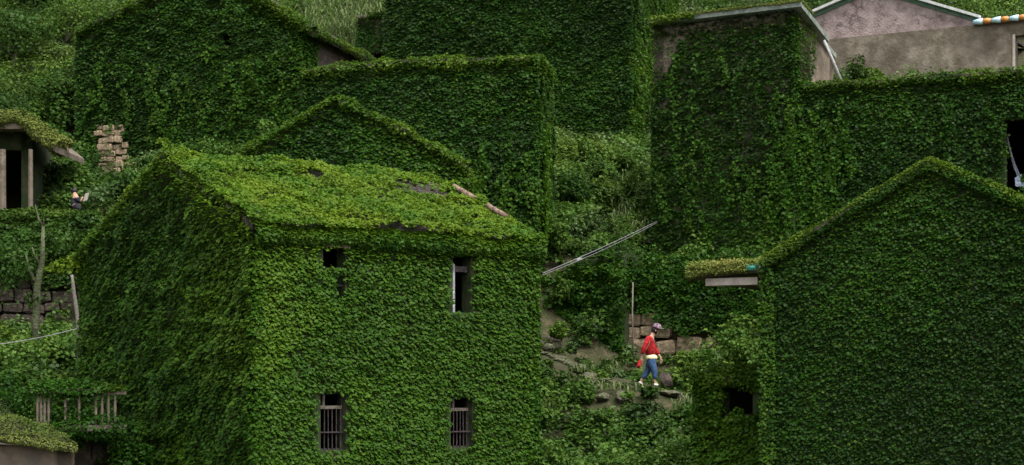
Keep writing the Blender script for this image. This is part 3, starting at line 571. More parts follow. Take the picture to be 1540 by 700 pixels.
Lm = Leaves(); rake(Lm, f4.pt(-.05, -.25, Z4+.28), f4.pt(L4+.3, -.25, Z4+.28), .05, tone=.5, hue=.4, dens=1600, size=.05); rake(Lm, f4.pt(L4+.3, -.2, Z4+.27), f4.pt(L4+.3, .8, Z4+.05), .04, tone=.6, hue=.5, dens=1600, size=.05); Lm.build('moss', M['moss'], h4)
f5 = Frame((1190, 58.3), (1600, 55)); L5 = f5.L; Z5 = 9.72
h5 = empty('ivy_house', f5.pt(0, 0, 2.5), 'long flat ivy wall of a wing with a torn dark opening at its end', 'house')
oh = hole(f5, 1512, 181, 1560, 290); mb = MB(); pr = [(0, Z5), (L5, Z5)]; shell(h5, f5, pr, 9, 2.2, holes=[oh], roof=True, rm='conc')
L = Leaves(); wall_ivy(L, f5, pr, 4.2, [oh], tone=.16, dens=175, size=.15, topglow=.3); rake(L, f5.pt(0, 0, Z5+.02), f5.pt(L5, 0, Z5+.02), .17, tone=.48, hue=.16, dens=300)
runners(L, f5, 0, 1.6, 4.4, 9, 40, .60, .03); runners(L, f5, 0, L5, 4.4, 9.4, 60, .42, 0)
# brighter column of another creeper near the inner corner
n = 2200; u = R.normal(.3, .55, n); z = R.uniform(4.5, 9.2, n); Q = f5.pts(u, -.18+0*u, z); k = (noise(Q, .9, 1) > -.1) & (u > -.8); L.add(Q[k], np.repeat(f5.n[None], k.sum(), 0), .14, tone=np.full(k.sum(), .62), hue=np.full(k.sum(), .06), wild=.4)
L.build('ivy', M['ivy'], h5)
mb = MB()
pts = [(1514, 212), (1519, 232), (1524, 252), (1531, 268), (1536, 284)]
for (a, b), (c, d), w in zip(pts, pts[1:], (.01, .02, .06, .10)):
    mb.poly([P3(a, b, 56.0), P3(a+2+40*w, b-3, 56.15), P3(c+2+50*w, d, 56.2), P3(c, d, 56.02)])
mb.poly([P3(1526, 268, 55.95), P3(1536, 262, 55.9), P3(1541, 284, 55.9), P3(1527, 280, 55.95)])
mb.build('torn_film', M['film'], h5)
mb = MB(); mb.tube([P3(1515, 206, 56), P3(1519, 225, 56), P3(1527, 250, 55.95), P3(1538, 276, 55.9)], .02, 6); mb.build('hanging_cable', M['wire'], h5)
# --- plaster house at the top right
f10 = Frame((1225, 75), (1620, 69.9)); L10 = f10.L
h10 = empty('plaster_house', f10.pt(0, 0, 9), 'bare brown and pink plastered house with a white gable edge, above the long ivy wall', 'house')
def zat(px, py, t=0): return f10.sz(px, py, t)[1]
dh = hole(f10, 1527, 54, 1560, 108); zla, zlb = zat(1240, 60), zat(1465, 38)
zle = zat(1620, 32); mb = MB(); uL = f10.s_of(1226)
facade(mb, f10, [(0, zla), (f10.s_of(1465), zlb), (L10, zlb)], 9, [dh]); s10 = f10.sub(L10, 0, L10, 8)
facade(mb, f10.sub(0, 8, 0, 0), [(0, zla), (8, zla)], 9); facade(mb, s10, [(0, zlb), (8, zlb)], 9); facade(mb, f10.sub(L10, 8, 0, 8), [(0, zlb), (L10, zla)], 9); mb.build('wall', M['plaster'], h10); foot(f10, 0, L10, 0, 8)
g10 = f10.sub(0, .12, L10, .12)
uA, zA = f10.sz(1216, 24, .12); uP, zP = f10.sz(1314, -19, .12); uB, zB = f10.sz(1472, 28, .12)
mb = MB(); facade(mb, g10, [(uA, zA), (uP, zP), (uB, zB)], 11.5, th=.25); mb.build('gable', M['pink'], h10)
for (ua_, za2), (ub_, zb2) in (((uA-.1, zA-.02), (uP, zP)), ((uP, zP), (uB+.1, zB-.02))):
    mb = MB(); slab(mb, g10.pt(ua_, -.22, za2+.10), g10.pt(ub_, -.22, zb2+.10), g10.pt(ub_, -.06, zb2+.10), g10.pt(ua_, -.06, za2+.10), .11); mb.build('verge', M['whiteb'], h10)
    mb = MB(); slab(mb, g10.pt(ua_, -.06, za2-.02), g10.pt(ub_, -.06, zb2-.02), g10.pt(ub_, -.003, zb2-.02), g10.pt(ua_, -.003, za2-.02), .16); mb.build('bargeboard', M['greenb'], h10)
    mb = MB(); slab(mb, g10.pt(ua_, -.055, za2+.13), g10.pt(ub_, -.055, zb2+.13), g10.pt(ub_, 7.5, zb2+.13), g10.pt(ua_, 7.5, za2+.13), .1); mb.build('roof', M['rtile'], h10)
mb = MB(); ut = f10.s_of(1466); box(mb, f10, ut, L10, -.14, .1, zlb-.03, zlb+.10); tr_ = mb.build('coping', M['conc'], h10)
px = 1464; i = 0
while px < 1600:
    w = 15 if i % 2 == 0 else 12
    u0_, u1_ = f10.s_of(px, -.2), f10.s_of(px+w-1, -.2); mb = MB(); zc = zlb+.07
    mb.tube([f10.pt(u0_, -.2, zc), f10.pt((u0_+u1_)/2, -.22, zc), f10.pt(u1_, -.2, zc)], [.08, .11, .13] if i % 2 == 0 else [.10, .115, .10], 10)
    mb.build('glazed_tile', M['cyan' if i % 2 == 0 else 'orange'], tr_, smooth=True); px += w; i += 1
mb = MB(); box(mb, f10, dh[0]-.10, dh[0]-.003, -.03, .2, dh[2], dh[3]+.05); mb.build('door_frame', M['concw'], h10)
# ================================================================== LEFT SIDE
fh = Frame((-60, 55.2), (50, 55.4)); hut = empty('porch_hut', fh.pt(0, 0, 5.6), 'small roofed hut with mossy roof, pale post and black doorway above the terrace wall', 'hut')
zf = 5.62; zu = fh.sz(20, 226)[1]; dr = hole(fh, 8, 226, 45, 308); mb = MB(); facade(mb, fh, [(0, zu+.5), (fh.L, zu+.5)], 5.0, [(dr[0], dr[1], 5.4, dr[3])], .25)
facade(mb, fh.sub(fh.L, 0, fh.L, 4), [(0, zu+.5), (4, zu+.5)], 5.0); facade(mb, fh.sub(0, 4, 0, 0), [(0, zu+.5), (4, zu+.5)], 5.0); facade(mb, fh.sub(fh.L, 4, 0, 4), [(0, zu+.5), (fh.L, zu+.5)], 5.0); mb.build('wall', M['stonewall'], hut); foot(fh, 0, fh.L, -1.6, 4)
T_ = -1.1
mb = MB(); box(mb, fh, .02, fh.L-.02, .3, 3.7, zu+.2, zu+.3); mb.build('ceiling', M['conc'], hut)
def hp(px, py, t): u, z = fh.sz(px, py, t); return fh.pt(u, t, z)
mb = MB(); slab(mb, hp(-60, 185, T_), hp(35, 186, T_), fh.pt(fh.sz(35, 186, T_)[0], 2.5, hp(35, 186, T_).z+.2), fh.pt(0, 2.5, hp(35, 186, T_).z+.2), .16)
a_, b_ = hp(36, 186, T_), hp(84, 221, T_); slab(mb, a_, b_, b_+Vector((0, 3.6, .1)), a_+Vector((0, 3.6, .2)), .16); mb.build('roof', M['conc'], hut)
mb = MB(); mb.tube([P3(46, 312, 54.2), P3(46, 225, 54.2)], [.075, .065], 8); mb.build('post', M['conc'], hut)
mb = MB(); mb.tube([P3(4, 318, 54.2), P3(4, 225, 54.2)], [.10, .09], 8); mb.build('post', M['conc'], hut)
Lm = Leaves()
for (p, q) in ((hp(-60, 178, T_), hp(35, 177, T_)), (a_+Vector((0, 0, .12)), b_+Vector((0, 0, .06)))):
    for dy in (0, .35, .8, 1.4): rake(Lm, p+Vector((0, dy, .03*dy)), q+Vector((0, dy, .03*dy)), .24, tone=.42, hue=.28, dens=700, size=.09, lump=.25)
Lm.build('moss', M['moss'], hut)
# seated figure behind the terrace wall
# terrace wall
ft = Frame((-60, 53.6), (152, 53.9)); ztw = ft.sz(60, 322)[1]; tw = empty('terrace_wall', ft.pt(0, 0, 1), 'old dark stone terrace wall under the mossy hut, upper half hung with creeper', 'wall')
mb = MB(); facade(mb, ft.sub(0, .22, ft.L, .22), [(0, ztw), (ft.L, ztw)], .5, th=1.8); mb.build('masonry', M['soil'], tw); foot(ft, 0, ft.L, 0, 2.0)
zA_, zB_ = ft.sz(60, 555)[1], ft.sz(60, 412)[1]
stone_courses(tw, ft, ft.s_of(-20), ft.L, zA_, zB_, .36, (.4, .8), 'stone_d', .1)
L = Leaves()
def barew(u, z): return (z < zB_-.1+.35*noise(np.column_stack([u, 0*u, z]), .8, 0)) & (z > zA_+.2) & (R.rand(len(u)) < .93)
wall_ivy(L, ft, [(0, ztw), (ft.L, ztw)], zA_-.4, tone=.36, dens=190, size=.15, amp=.18, bare=barew, topglow=.25)
rake(L, ft.pt(0, .1, ztw), ft.pt(ft.L, .1, ztw), .14, tone=.4, hue=.2, dens=350)
for k in range(36): clump(L, ft.pt(random.uniform(0, ft.L), -.2, random.uniform(zB_+.1, ztw-.25)), random.uniform(.25, .5), 110, .15, random.uniform(.25, .5), 0, .8)
L.build('creeper', M['scrub'], tw)
# trees at the left
def tree(name, label, pts, rads, branches, crowns, cat='tree', m='bark', lm='scrub', group=None, size=.14):
    t = empty(name, pts[0], label, cat, group); mb = MB(); mb.tube(pts, rads, 8); tk = mb.build('trunk', M[m], t, smooth=True)
    for bp, br in branches: mb = MB(); mb.tube(bp, br, 6); mb.build('limb', M[m], t, smooth=True)
    if crowns:
        L = Leaves()
        for c, r, n, tone, hue in crowns: clump(L, c, r, n, size, tone, hue, .8, full=True)
        L.build('crown', M[lm], t)
    return t
Y = 50.5
tree('slender_tree', 'slender grey tree with a forked bare top in front of the terrace wall', [P3(55, 545, Y), P3(54, 480, Y), P3(56, 430, Y), P3(64, 390, Y), P3(65, 340, Y)], [.13, .11, .10, .07, .045],
     [([P3(56, 432, Y), P3(44, 405, Y), P3(38, 380, Y)], [.06, .045, .02]), ([P3(65, 342, Y), P3(58, 330, Y), P3(53, 308, Y)], [.04, .03, .012]), ([P3(65, 342, Y), P3(66, 328, Y-.1)], [.035, .01]), ([P3(62, 400, Y), P3(52, 385, Y), P3(48, 372, Y)], [.04, .03, .015])],
     [(P3(28, 392, Y+.3), .7, 380, .36, 0), (P3(5, 410, Y+.4), .7, 350, .30, 0), (P3(20, 370, Y+.8), .6, 300, .4, .02), (P3(95, 355, Y+.6), .45, 200, .42, .05), (P3(48, 450, Y), .22, 60, .35, 0)])
Y = 47
tree('dead_trunk', 'pale leaning bare stem close to the left edge of the big house', [P3(119, 560, Y), P3(117, 480, Y), P3(110, 430, Y), P3(108, 408, Y)], [.06, .055, .045, .02],
     [([P3(111, 432, Y), P3(104, 405, Y)], [.03, .01])], [(P3(119, 520, Y+.1), .3, 110, .4, 0), (P3(118, 560, Y), .4, 150, .35, 0)], m='bark_p')
# balcony house
fbh = Frame((50, 39.4), (182, 40.4)); bh = empty('balcony_house', fbh.pt(0, 0, -3.6), 'low ruined house front with overgrown balcony of concrete balusters', 'house')
zr_ = fbh.sz(110, 592)[1]; zbot = fbh.sz(110, 640)[1]; wb = hole(fbh, 137, 657, 153, 690)
wf = fbh.sub(0, .9, fbh.L, .9); wq = hole(wf, 137, 657, 154, 692); mb = MB(); facade(mb, wf, [(0, zbot-.1), (wf.L, zbot-.1)], -3.6, [wq]); facade(mb, wf.sub(0, 2.5, 0, 0), [(0, zbot-.1), (2.5, zbot-.1)], -3.6); facade(mb, wf.sub(wf.L, 0, wf.L, 2.5), [(0, zbot-.1), (2.5, zbot-.1)], -3.6); facade(mb, wf.sub(wf.L, 2.5, 0, 2.5), [(0, zbot-.1), (wf.L, zbot-.1)], -3.6)
mb.build('wall', M['stone_d'], bh); foot(fbh, 0, fbh.L, 0, 3.4)
mb = MB(); slab(mb, fbh.pt(-.05, -.08, zbot), fbh.pt(fbh.L+.1, -.08, zbot), fbh.pt(fbh.L+.1, 3.4, zbot), fbh.pt(-.05, 3.4, zbot), .13); mb.build('balcony_slab', M['conc'], bh)
mb = MB(); box(mb, fbh, -.05, fbh.L+.1, -.06, .08, zr_-.02, zr_+.10); mb.build('handrail', M['conc'], bh)
for px in (56, 61.5, 67, 73, 98, 119, 144, 153.5, 163, 173):
    u_ = fbh.s_of(px); mb = MB(); mb.tube([fbh.pt(u_, 0, zbot), fbh.pt(u_, 0, zbot+.12), fbh.pt(u_, 0, (zr_+zbot)/2), fbh.pt(u_, 0, zr_-.1), fbh.pt(u_, 0, zr_)], [.034, .024, .034, .024, .034], 8); mb.build('baluster', M['conc'], bh, smooth=True)
L = Leaves(); rake(L, fbh.pt(-.1, -.02, zr_+.12), fbh.pt(fbh.L+.1, -.02, zr_+.12), .14, tone=.4, hue=.06, dens=520, lump=.45, size=.11); rake(L, fbh.pt(.3, -.15, zbot-.04), fbh.pt(fbh.L, -.15, zbot-.04), .14, tone=.25, hue=.02, dens=400, lump=.6, size=.11)
for px in (45, 84, 90, 108, 128, 135): clump(L, fbh.pt(fbh.s_of(px), .12, (zr_+zbot)/2), .22, 110, .10, .3, .03, 1.4, full=True)
for k in range(12): clump(L, fbh.pt(random.uniform(0, fbh.L), random.uniform(.8, 2.6), zbot+random.uniform(.1, .5)), .4, 130, .12, .3, 0)
for k in range(30): clump(L, fbh.pt(random.uniform(.0, fbh.L+.5), random.uniform(-.1, .9), zbot-random.uniform(0, .35)), random.uniform(.12, .24), 90, .11, random.uniform(.2, .4), 0, full=True)
for k in range(14): clump(L, fbh.pt(fbh.L+random.uniform(-.1, .7), random.uniform(-.2, .9), zbot-random.uniform(.1, 1.6)), random.uniform(.2, .34), 110, .12, random.uniform(.25, .45), 0, full=True)
for k in range(8): clump(L, fbh.pt(-.25, random.uniform(0, 1.2), zbot-.3+.18*k), .25, 100, .12, .3, 0)
L.build('creeper', M['ivy'], bh)
# mossy shed at the bottom left
fs = Frame((-60, 36.8), (112, 37.8)); sh = empty('shed', fs.pt(0, 0, -3.6), 'pale plaster shed with sagging moss-covered roof in the bottom corner', 'shed')
pr = [(0, fs.sz(-60, 655)[1]), (fs.L, fs.sz(112, 672)[1])]; mb = MB(); shell(sh, fs, pr, 3, -3.6, m='conc', roof=False)
def sp(px, py, t): u, z = fs.sz(px, py, t); return fs.pt(u, t, z)
ra, rb = sp(-60, 650, -.25), sp(116, 674, -.25); rc, rd = sp(60, 636, 2.4), sp(-60, 590, 2.4)
mb = MB(); slab(mb, ra, rb, rc, rd, .1); mb.build('roof', M['rtile'], sh)
mb = MB(); slab(mb, sp(-60, 661, -.22), sp(84, 668, -.22), sp(84, 668, .0), sp(-60, 661, .0), .06); mb.build('fascia', M['concw'], sh)
Lm = Leaves(); n = 9000; a = R.rand(n)[:, None]; b = R.rand(n)[:, None]; V_ = [np.array(v) for v in (ra, rb, rc, rd)]; Q = (V_[0]*(1-a)+V_[1]*a)*(1-b)+(V_[3]*(1-a)+V_[2]*a)*b; Q[:, 2] += .05+.07*noise(Q, 1.5, 0)+R.rand(n)*.08
Lm.add(Q, np.repeat(np.array([[0, -.4, 1.]]), n, 0), .07, roll=3, tilt=(0, .9), tone=.15+.22*noise(Q, 1.3, 1), hue=.03+.12*noise(Q, .9, 2), wild=.5); rake(Lm, ra+Vector((0, -.03, 0)), rb+Vector((0, -.03, 0)), .08, tone=.4, hue=.3, dens=900, size=.06); Lm.build('moss', M['moss'], sh)

# ================================================================== CENTRE: walls, steps, path
fi = Frame((842, 57.8), (939, 56.9)); zi = fi.sz(880, 392)[1]; zib = 0
iw = empty('retaining_wall', fi.pt(0, 0, 0), 'retaining wall buried under thick hanging creeper, between the steps and the bare pole', 'wall')
mb = MB(); facade(mb, fi, [(0, zi-.35), (.8, zi), (fi.L, zi+.2)], 0, th=1.2); mb.build('masonry', M['stonewall'], iw); foot(fi, 0, fi.L, 0, 1.2)
L = Leaves(); wall_ivy(L, fi, [(0, zi-.35), (.8, zi), (fi.L, zi+.2)], .4, tone=.36, dens=200, size=.16, amp=.2, topglow=.3)
for k in range(46): clump(L, fi.pt(random.uniform(0, fi.L), random.uniform(-.2, .1), random.uniform(1.2, zi+.1)), random.uniform(.25, .5), 120, .15, random.uniform(.22, .5), 0, 1.0, full=True)
for k in range(8): clump(L, fi.pt(random.uniform(-.1, .5), -.3, random.uniform(.9, 2.0)), random.uniform(.2, .32), 90, .17, .6, .12, 1.0)
L.build('creeper', M['ivy'], iw)
fw = Frame((934, 57.4), (1150, 55.6)); zw = fw.sz(1000, 400)[1]; zw0 = fw.sz(1000, 575)[1]; zs1 = fw.sz(1000, 480)[1]
sw = empty('retaining_wall', fw.pt(0, 0, 0), 'retaining wall with bare tan stones showing behind the walking person', 'wall')
mb = MB(); facade(mb, fw.sub(0, .25, fw.L, .25), [(0, zw), (fw.L, zw)], -.5, th=1.4); mb.build('masonry', M['soil'], sw); foot(fw, 0, fw.L, .0, 1.6)
def zline(u): return np.interp(u, [0, fw.s_of(985), fw.s_of(992), fw.L], [fw.sz(950, 474)[1], fw.sz(985, 474)[1], fw.sz(1000, 500)[1], fw.sz(1100, 512)[1]])
stone_courses(sw, fw, 0, fw.s_of(1112), zw0, zs1+.1, .46, (.35, 1.0), 'stone', .1, lambda a, b: b < zline(a)+.05)
L = Leaves()
n = 5200; u = R.uniform(0, fw.L, n); z = R.uniform(zw0-.2, zw, n); k = z > zline(u)+.05+.1*np.sin(u*5); u, z = u[k], z[k]; Q = fw.pts(u, -.05+0*u, z); Q += fw.n*(.10+.12*noise(Q, 1.2, 0))[:, None]; m_ = len(u)
L.add(Q, np.repeat(fw.n[None], m_, 0)+np.array([0, 0, .3]), .16, tone=.38+.12*noise(Q, .8, 1), wild=.3)
for k in range(70):
    u = random.uniform(-.1, fw.L); zz = random.uniform(float(zline(u))+.45, zw+.3); clump(L, fw.pt(u, random.uniform(-.1, .3), zz), random.uniform(.22, .45), 110, .15, random.uniform(.25, .52), random.uniform(0, .06), .9, full=True)
L.build('creeper', M['ivy'], sw)
pole = MB(); pole.tube([P3(953, 552, 55.6), P3(951, 470, 55.7), P3(952, 425, 55.8)], [.028, .024, .02], 7); o = pole.build('pole', M['wood'], None, smooth=True); tag(o, 'thin bare upright pole leaning against the tan stone wall', 'pole')
slb = MB(); slb.hexa([P3(971, 365, 61), P3(990, 364, 61), P3(990, 364, 62), P3(971, 365, 62), P3(971, 354, 61), P3(990, 353, 61), P3(990, 353, 62), P3(971, 354, 62)]); o = slb.build('slab', M['concw'], None); tag(o, 'small pale concrete slab poking out beside the tall narrow facade', 'slab')
# stairs
st = empty('steps', P3(824, 525, 56.5), 'short flight of dark stone steps climbing past the corner of the big house', 'steps')
for k in range(7):
    y = 56.0+.32*k; z = XZ(824, 522, 56.0)[1]+.17*k; fx = Frame((800, y), (846, y)); put_stone(st, fx, fx.L/2, .16, z+.085, fx.L, .42, .165, 'stone_d', 'step', .015)
for (px, py, Yp, s_) in ((826, 523, 55.4, .30), (815, 517, 55.5, .2), (836, 520, 55.6, .22)):
    fx = Frame((px-5, Yp), (px+5, Yp)); o = bpy.data.objects.new('rock', random.choice(STONES['rock'])); link(o); o.location = P3(px, py, Yp); o.scale = (s_*1.2, s_, s_); o.rotation_euler = (.3, .2, px)
    tag(o, {826: 'pale rounded rock at the foot of the dark steps', 815: 'small rock tucked against the house corner below the steps', 836: 'small pale rock on the outer side of the steps'}[px], 'rock')
# path
PATH = [(815, 530, 55.6), (850, 545, 54.6), (880, 562, 53.2), (915, 574, 52.4), (950, 582, 51.9), (985, 586, 51.6), (1022, 597, 51.4), (1060, 606, 51.2)]
pp = [P3(*p) for p in PATH]
def path_at(t):
    i = min(int(t), len(pp)-2); return pp[i].lerp(pp[i+1], t-i)
mb = MB(); N_ = 42; prev = None
for i in range(N_+1):
    c = path_at(i/N_*(len(pp)-1)); w = .5; near, far = c+Vector((0, -w, -.02)), c+Vector((0, w*1.3, .05))
    cur = [near+Vector((0, 0, -1.2)), near, far, far+Vector((0, 0, -.8))]
    if prev:
        for j in range(3): mb.poly([prev[j], cur[j], cur[j+1], prev[j+1]])
    prev = cur
path = mb.build('path', mat('trodden_earth', (.05, .04, .025), 1, (.13, .10, .07), 3, .8, 8, (.06, .07, .03))); path['kind'] = 'structure'
fx = Frame((700, 50), (800, 50))
for i in range(46):
    c = path_at(random.uniform(0, len(pp)-1.01))
    if abs(c.x-XZ(972, 0, 51.3)[0]) < .75: c = path_at(.6+i*.04)
    o = bpy.data.objects.new('stone', random.choice(STONES['rock'])); link(o, path)
    o.location = c+Vector((random.uniform(-.1, .1), random.uniform(-.45, .4), .01)); o.scale = (random.uniform(.25, .55), random.uniform(.25, .4), random.uniform(.08, .16)); o.rotation_euler = (random.uniform(-.1, .1), random.uniform(-.1, .1), random.uniform(0, 3))
for i in range(26):   # rubble lying loose on the bank
    x = random.uniform(*[XZ(a, 0, 50)[0] for a in (850, 1045)]); y = random.uniform(47.5, 51.2)
    if abs(x-3.8) < .9 and y > 49.8: y -= 2
    o = bpy.data.objects.new('stone', random.choice(STONES['rock'])); link(o, path)
    s_ = random.uniform(.18, .42); o.location = (x, y, tz(x, y)+.1); o.scale = (s_*1.4, s_*1.1, s_*random.uniform(.6, 1)); o.rotation_euler = [random.uniform(-.5, .5) for _ in range(3)]
bank = empty('rock_bank', P3(930, 640, 50.6), 'rough rubble bank holding up the footpath below the walking person', 'bank')
for i in range(40):
    t = random.uniform(.8, len(pp)-1.3); c = path_at(t); dz = random.uniform(.05, 1.3)
    if abs(c.x-XZ(974, 0, 51.3)[0]) < .8: dz = max(dz, .55)
    o = bpy.data.objects.new('stone', random.choice(STONES['rock'])); link(o, bank)
    q = Vector((c.x+random.uniform(-.2, .2), c.y-.55-.25*dz, 0)); q.z = c.z-dz; o.location = q-bank.location; o.scale = (random.uniform(.3, .6), .4, random.uniform(.22, .4)); o.rotation_euler = (random.uniform(-.2, .2), random.uniform(-.2, .2), random.uniform(-.4, .4))
bl = bpy.data.objects.new('boulder', rock_geo()); bl.data.materials.append(M['stone_d']); link(bl); bl.location = P3(1001, 573, 52.3); bl.scale = (.42, .4, .5); tag(bl, 'dark brown boulder standing on the path just ahead of the walking person', 'boulder')
for i, (px, py, Yp, sx, szz, lab) in enumerate([(1012, 592, 51.0, .7, .22, 'flat pale stone on the path edge, past the boulder'), (1033, 655, 49.0, .8, .35, 'weathered stone low on the bank near the outbuilding corner'), (1005, 690, 48.3, 1.0, .4, 'broad mossy rock at the bottom of the bank'),
        (915, 660, 49.6, .6, .5, 'brown rock showing through the creeper halfway down the bank'), (888, 570, 52.4, .6, .24, 'pale flat stone where the path bends'), (940, 600, 51.0, .6, .4, 'upright stone just below the path behind the person')]):
    o = bpy.data.objects.new('rock', random.choice(STONES['rock'])); link(o); o.location = P3(px, py, Yp); o.scale = (sx, .6, szz); o.rotation_euler = (.1*i, .15, .3*i); tag(o, lab, 'rock')
# cables
def cable(label, a, b, sag, r, n=14):
    mb = MB(); a, b = P3(*a), P3(*b); mb.tube([a.lerp(b, i/n)+Vector((0, 0, -sag*4*(i/n)*(1-i/n))) for i in range(n+1)], r, 5); return tag(mb.build('cable', M['wire'], None, smooth=True), label, 'cable')
cable('upper of the two pale cables running from the big house up to the tall facade', (800, 418, 42.8), (988, 333, 60.2), .04, .009)
cable('lower of the two pale cables running from the big house up to the tall facade', (800, 420, 42.8), (988, 335, 60.2), .08, .007)
cable('thin pale wire crossing in front of the terrace wall to the dead stem', (-30, 521, 46), (118, 494, 46.9), .06, .012)
c_ = MB(); c_.tube([P3(866, 392, 50.1), P3(874, 390, 50.3)], .045, 6); tag(c_.build('cable_clamp', M['wire'], None), 'grey clamp where the two long cables meet', 'clamp')

# ================================================================== PEOPLE
def skin(name, V, E, rad, m, parent, sub=2):
    me = bpy.data.meshes.new(name); org = parent.location
    me.from_pydata([tuple(Vector(v)) for v in V], E, []); me.materials.append(m); o = bpy.data.objects.new(name, me); link(o, parent)
    md = o.modifiers.new('skin', 'SKIN'); me.skin_vertices[0] if me.skin_vertices else None
    for i, r in enumerate(rad):
        d = me.skin_vertices[0].data[i]; d.radius = (r, r) if not isinstance(r, tuple) else r; d.use_root = (i == 0)
    sb = o.modifiers.new('sub', 'SUBSURF'); sb.levels = sub; sb.render_levels = sub; md.use_smooth_shade = True
    return o
def bakeless_sphere(name, c, s, m, parent, rot=(0, 0, 0), cut=None):
    bm = bmesh.new(); bmesh.ops.create_uvsphere(bm, u_segments=14, v_segments=9, radius=1)
    if cut is not None: bmesh.ops.delete(bm, geom=[v for v in bm.verts if v.co.z < cut], context='VERTS')
    for fcc in bm.faces: fcc.smooth = True
    me = bpy.data.meshes.new(name); bm.to_mesh(me); bm.free(); me.materials.append(m); o = bpy.data.objects.new(name, me); link(o, parent); o.location = c; o.scale = s; o.rotation_euler = rot; return o
YP = 51.3; k_ = YP/F
pf = P3(976, 581.5, YP); pe_ = empty('person', pf, 'person in a red jacket, patterned cap and blue jeans striding along the path', 'person')
def q(px, py, dy=0): return ((px-976)*k_, dy, (585-py)*k_)
BV = [q(979, 541), q(978, 527), q(978, 515), q(981, 508), q(984, 503), q(986, 497),
      q(977, 514, -.15), q(970, 528, -.22), q(964, 541, -.18), q(978, 515, .15), q(986, 530, .20), q(994, 541, .16),
      q(979, 545, -.08), q(983, 562, -.09), q(984, 579, -.08), q(989, 582, -.08), q(979, 545, .08), q(975, 562, .09), q(964, 576, .08), q(966, 582, .08)]
BE = [(0, 1), (1, 2), (2, 3), (3, 4), (4, 5), (2, 6), (6, 7), (7, 8), (2, 9), (9, 10), (10, 11), (0, 12), (12, 13), (13, 14), (14, 15), (0, 16), (16, 17), (17, 18), (18, 19)]
BR = [.10, .10, .12, .05, .085, .075, .05, .04, .026, .05, .04, .026, .08, .052, .036, .03, .08, .052, .036, .03]
nb = len(BV)
for w, side, dirx in ((8, -.18, -.35), (11, .16, .5)):      # palm and five fingers
    base = Vector(BV[w]); palm = base+Vector((.02*dirx, 0, -.07)); BV.append(tuple(palm)); BE.append((w, len(BV)-1)); BR.append((.034, .018)); ip = len(BV)-1
    for j, (off, ln) in enumerate(((-.028, .062), (-.010, .074), (.009, .070), (.027, .055))):
        a = palm+Vector((off, .0, -.03)); b = a+Vector((.012, .006*j, -ln)); BV += [tuple(a), tuple(b)]; n0 = len(BV); BE += [(ip, n0-2), (n0-2, n0-1)]; BR += [.0095, .008]
    a = palm+Vector((.036, .0, .0)); b = a+Vector((.022, .0, -.035)); BV += [tuple(a), tuple(b)]; n0 = len(BV); BE += [(ip, n0-2), (n0-2, n0-1)]; BR += [.011, .009]
skin('body', BV, BE, BR, M['skin'], pe_)
skin('jacket', [q(979.5, 541.5), q(977, 526), q(976, 515), q(979, 509), q(974, 514, -.17), q(968, 527, -.23), q(964.5, 537, -.19), q(977, 515, .16), q(986, 529, .21), q(992, 537, .17)],
     [(0, 1), (1, 2), (2, 3), (2, 4), (4, 5), (5, 6), (2, 7), (7, 8), (8, 9)], [.175, .17, .155, .075, .085, .075, .06, .085, .075, .06], M['redj'], pe_)
skin('shirt_hem', [q(979.5, 546), q(979.5, 541.5), q(979.5, 536)], [(0, 1), (1, 2)], [.185, .19, .15], M['cream'], pe_)
skin('trousers', [q(979.3, 545), q(980, 552, -.07), q(984, 562, -.09), q(984.5, 575, -.08), q(978, 552, .07), q(975, 562, .09), q(966, 574, .08), q(979.3, 536)],
     [(0, 1), (1, 2), (2, 3), (0, 4), (4, 5), (5, 6), (0, 7)], [.165, .125, .095, .07, .125, .095, .07, .13], M['jean'], pe_)
for a, b in ((q(982.5, 582, -.08), q(990, 583, -.08)), (q(960.5, 578, .08), q(967, 583, .08))): skin('shoe', [a, b], [(0, 1)], [.05, .04], M['shoe'], pe_)
hc = q(985.5, 501)
bakeless_sphere('head', hc, (.085, .078, .105), M['skin'], pe_)
hr_ = bakeless_sphere('hair', (hc[0]-.018, hc[1], hc[2]+.008), (.098, .093, .125), M['hair'], pe_)
bakeless_sphere('nose', (hc[0]+.088, hc[1], hc[2]-.01), (.018, .012, .016), M['skin'], pe_)
for s_ in (-1, 1): bakeless_sphere('eye', (hc[0]+.074, hc[1]+.03*s_, hc[2]+.015), (.01, .012, .008), M['hair'], pe_); bakeless_sphere('ear', (hc[0]+.005, hc[1]+.082*s_, hc[2]-.005), (.018, .012, .028), M['skin'], pe_)
cp = bakeless_sphere('cap', (hc[0]+.045, hc[1], hc[2]+.06), (.14, .13, .15), M['floral'], pe_, rot=(0, .15, 0), cut=0)
bakeless_sphere('cap_brim', (hc[0]+.10, hc[1], hc[2]+.055), (.15, .13, .018), M['floral'], pe_, rot=(0, .1, 0))
bg_ = skin('bag_tmp', [(0, 0, 0), (-.03, 0, -.13), (-.06, 0, -.24)], [(0, 1), (1, 2)], [(.03, .03), (.09, .07), (.10, .07)], M['redj'], pe_); bg_.parent = None; bg_.name = 'red_bag'
bg_.location = Vector(pf)+Vector(q(962, 545, -.2)); tag(bg_, 'small red bag dangling from the trailing hand of the walking person', 'bag')
YS = 54.9; ps = P3(116, 318, YS); s2 = empty('person', ps, 'dark-clothed seated person almost lost in the greenery beside the mossy hut', 'person'); k2 = YS/F
def w_(px, py, dy=0): return ((px-116)*k2, dy, (318-py)*k2)
skin('body', [w_(115, 313), w_(114, 303), w_(113, 297), w_(112, 291), w_(112, 287), w_(119, 301, -.12), w_(124, 304, -.2), w_(127, 297, -.2), w_(120, 314, -.3), w_(124, 316, -.45)], [(0, 1), (1, 2), (2, 3), (3, 4), (2, 5), (5, 6), (6, 7), (0, 8), (8, 9)], [.14, .12, .10, .05, .08, .045, .035, .03, .09, .06], M['skin'], s2)
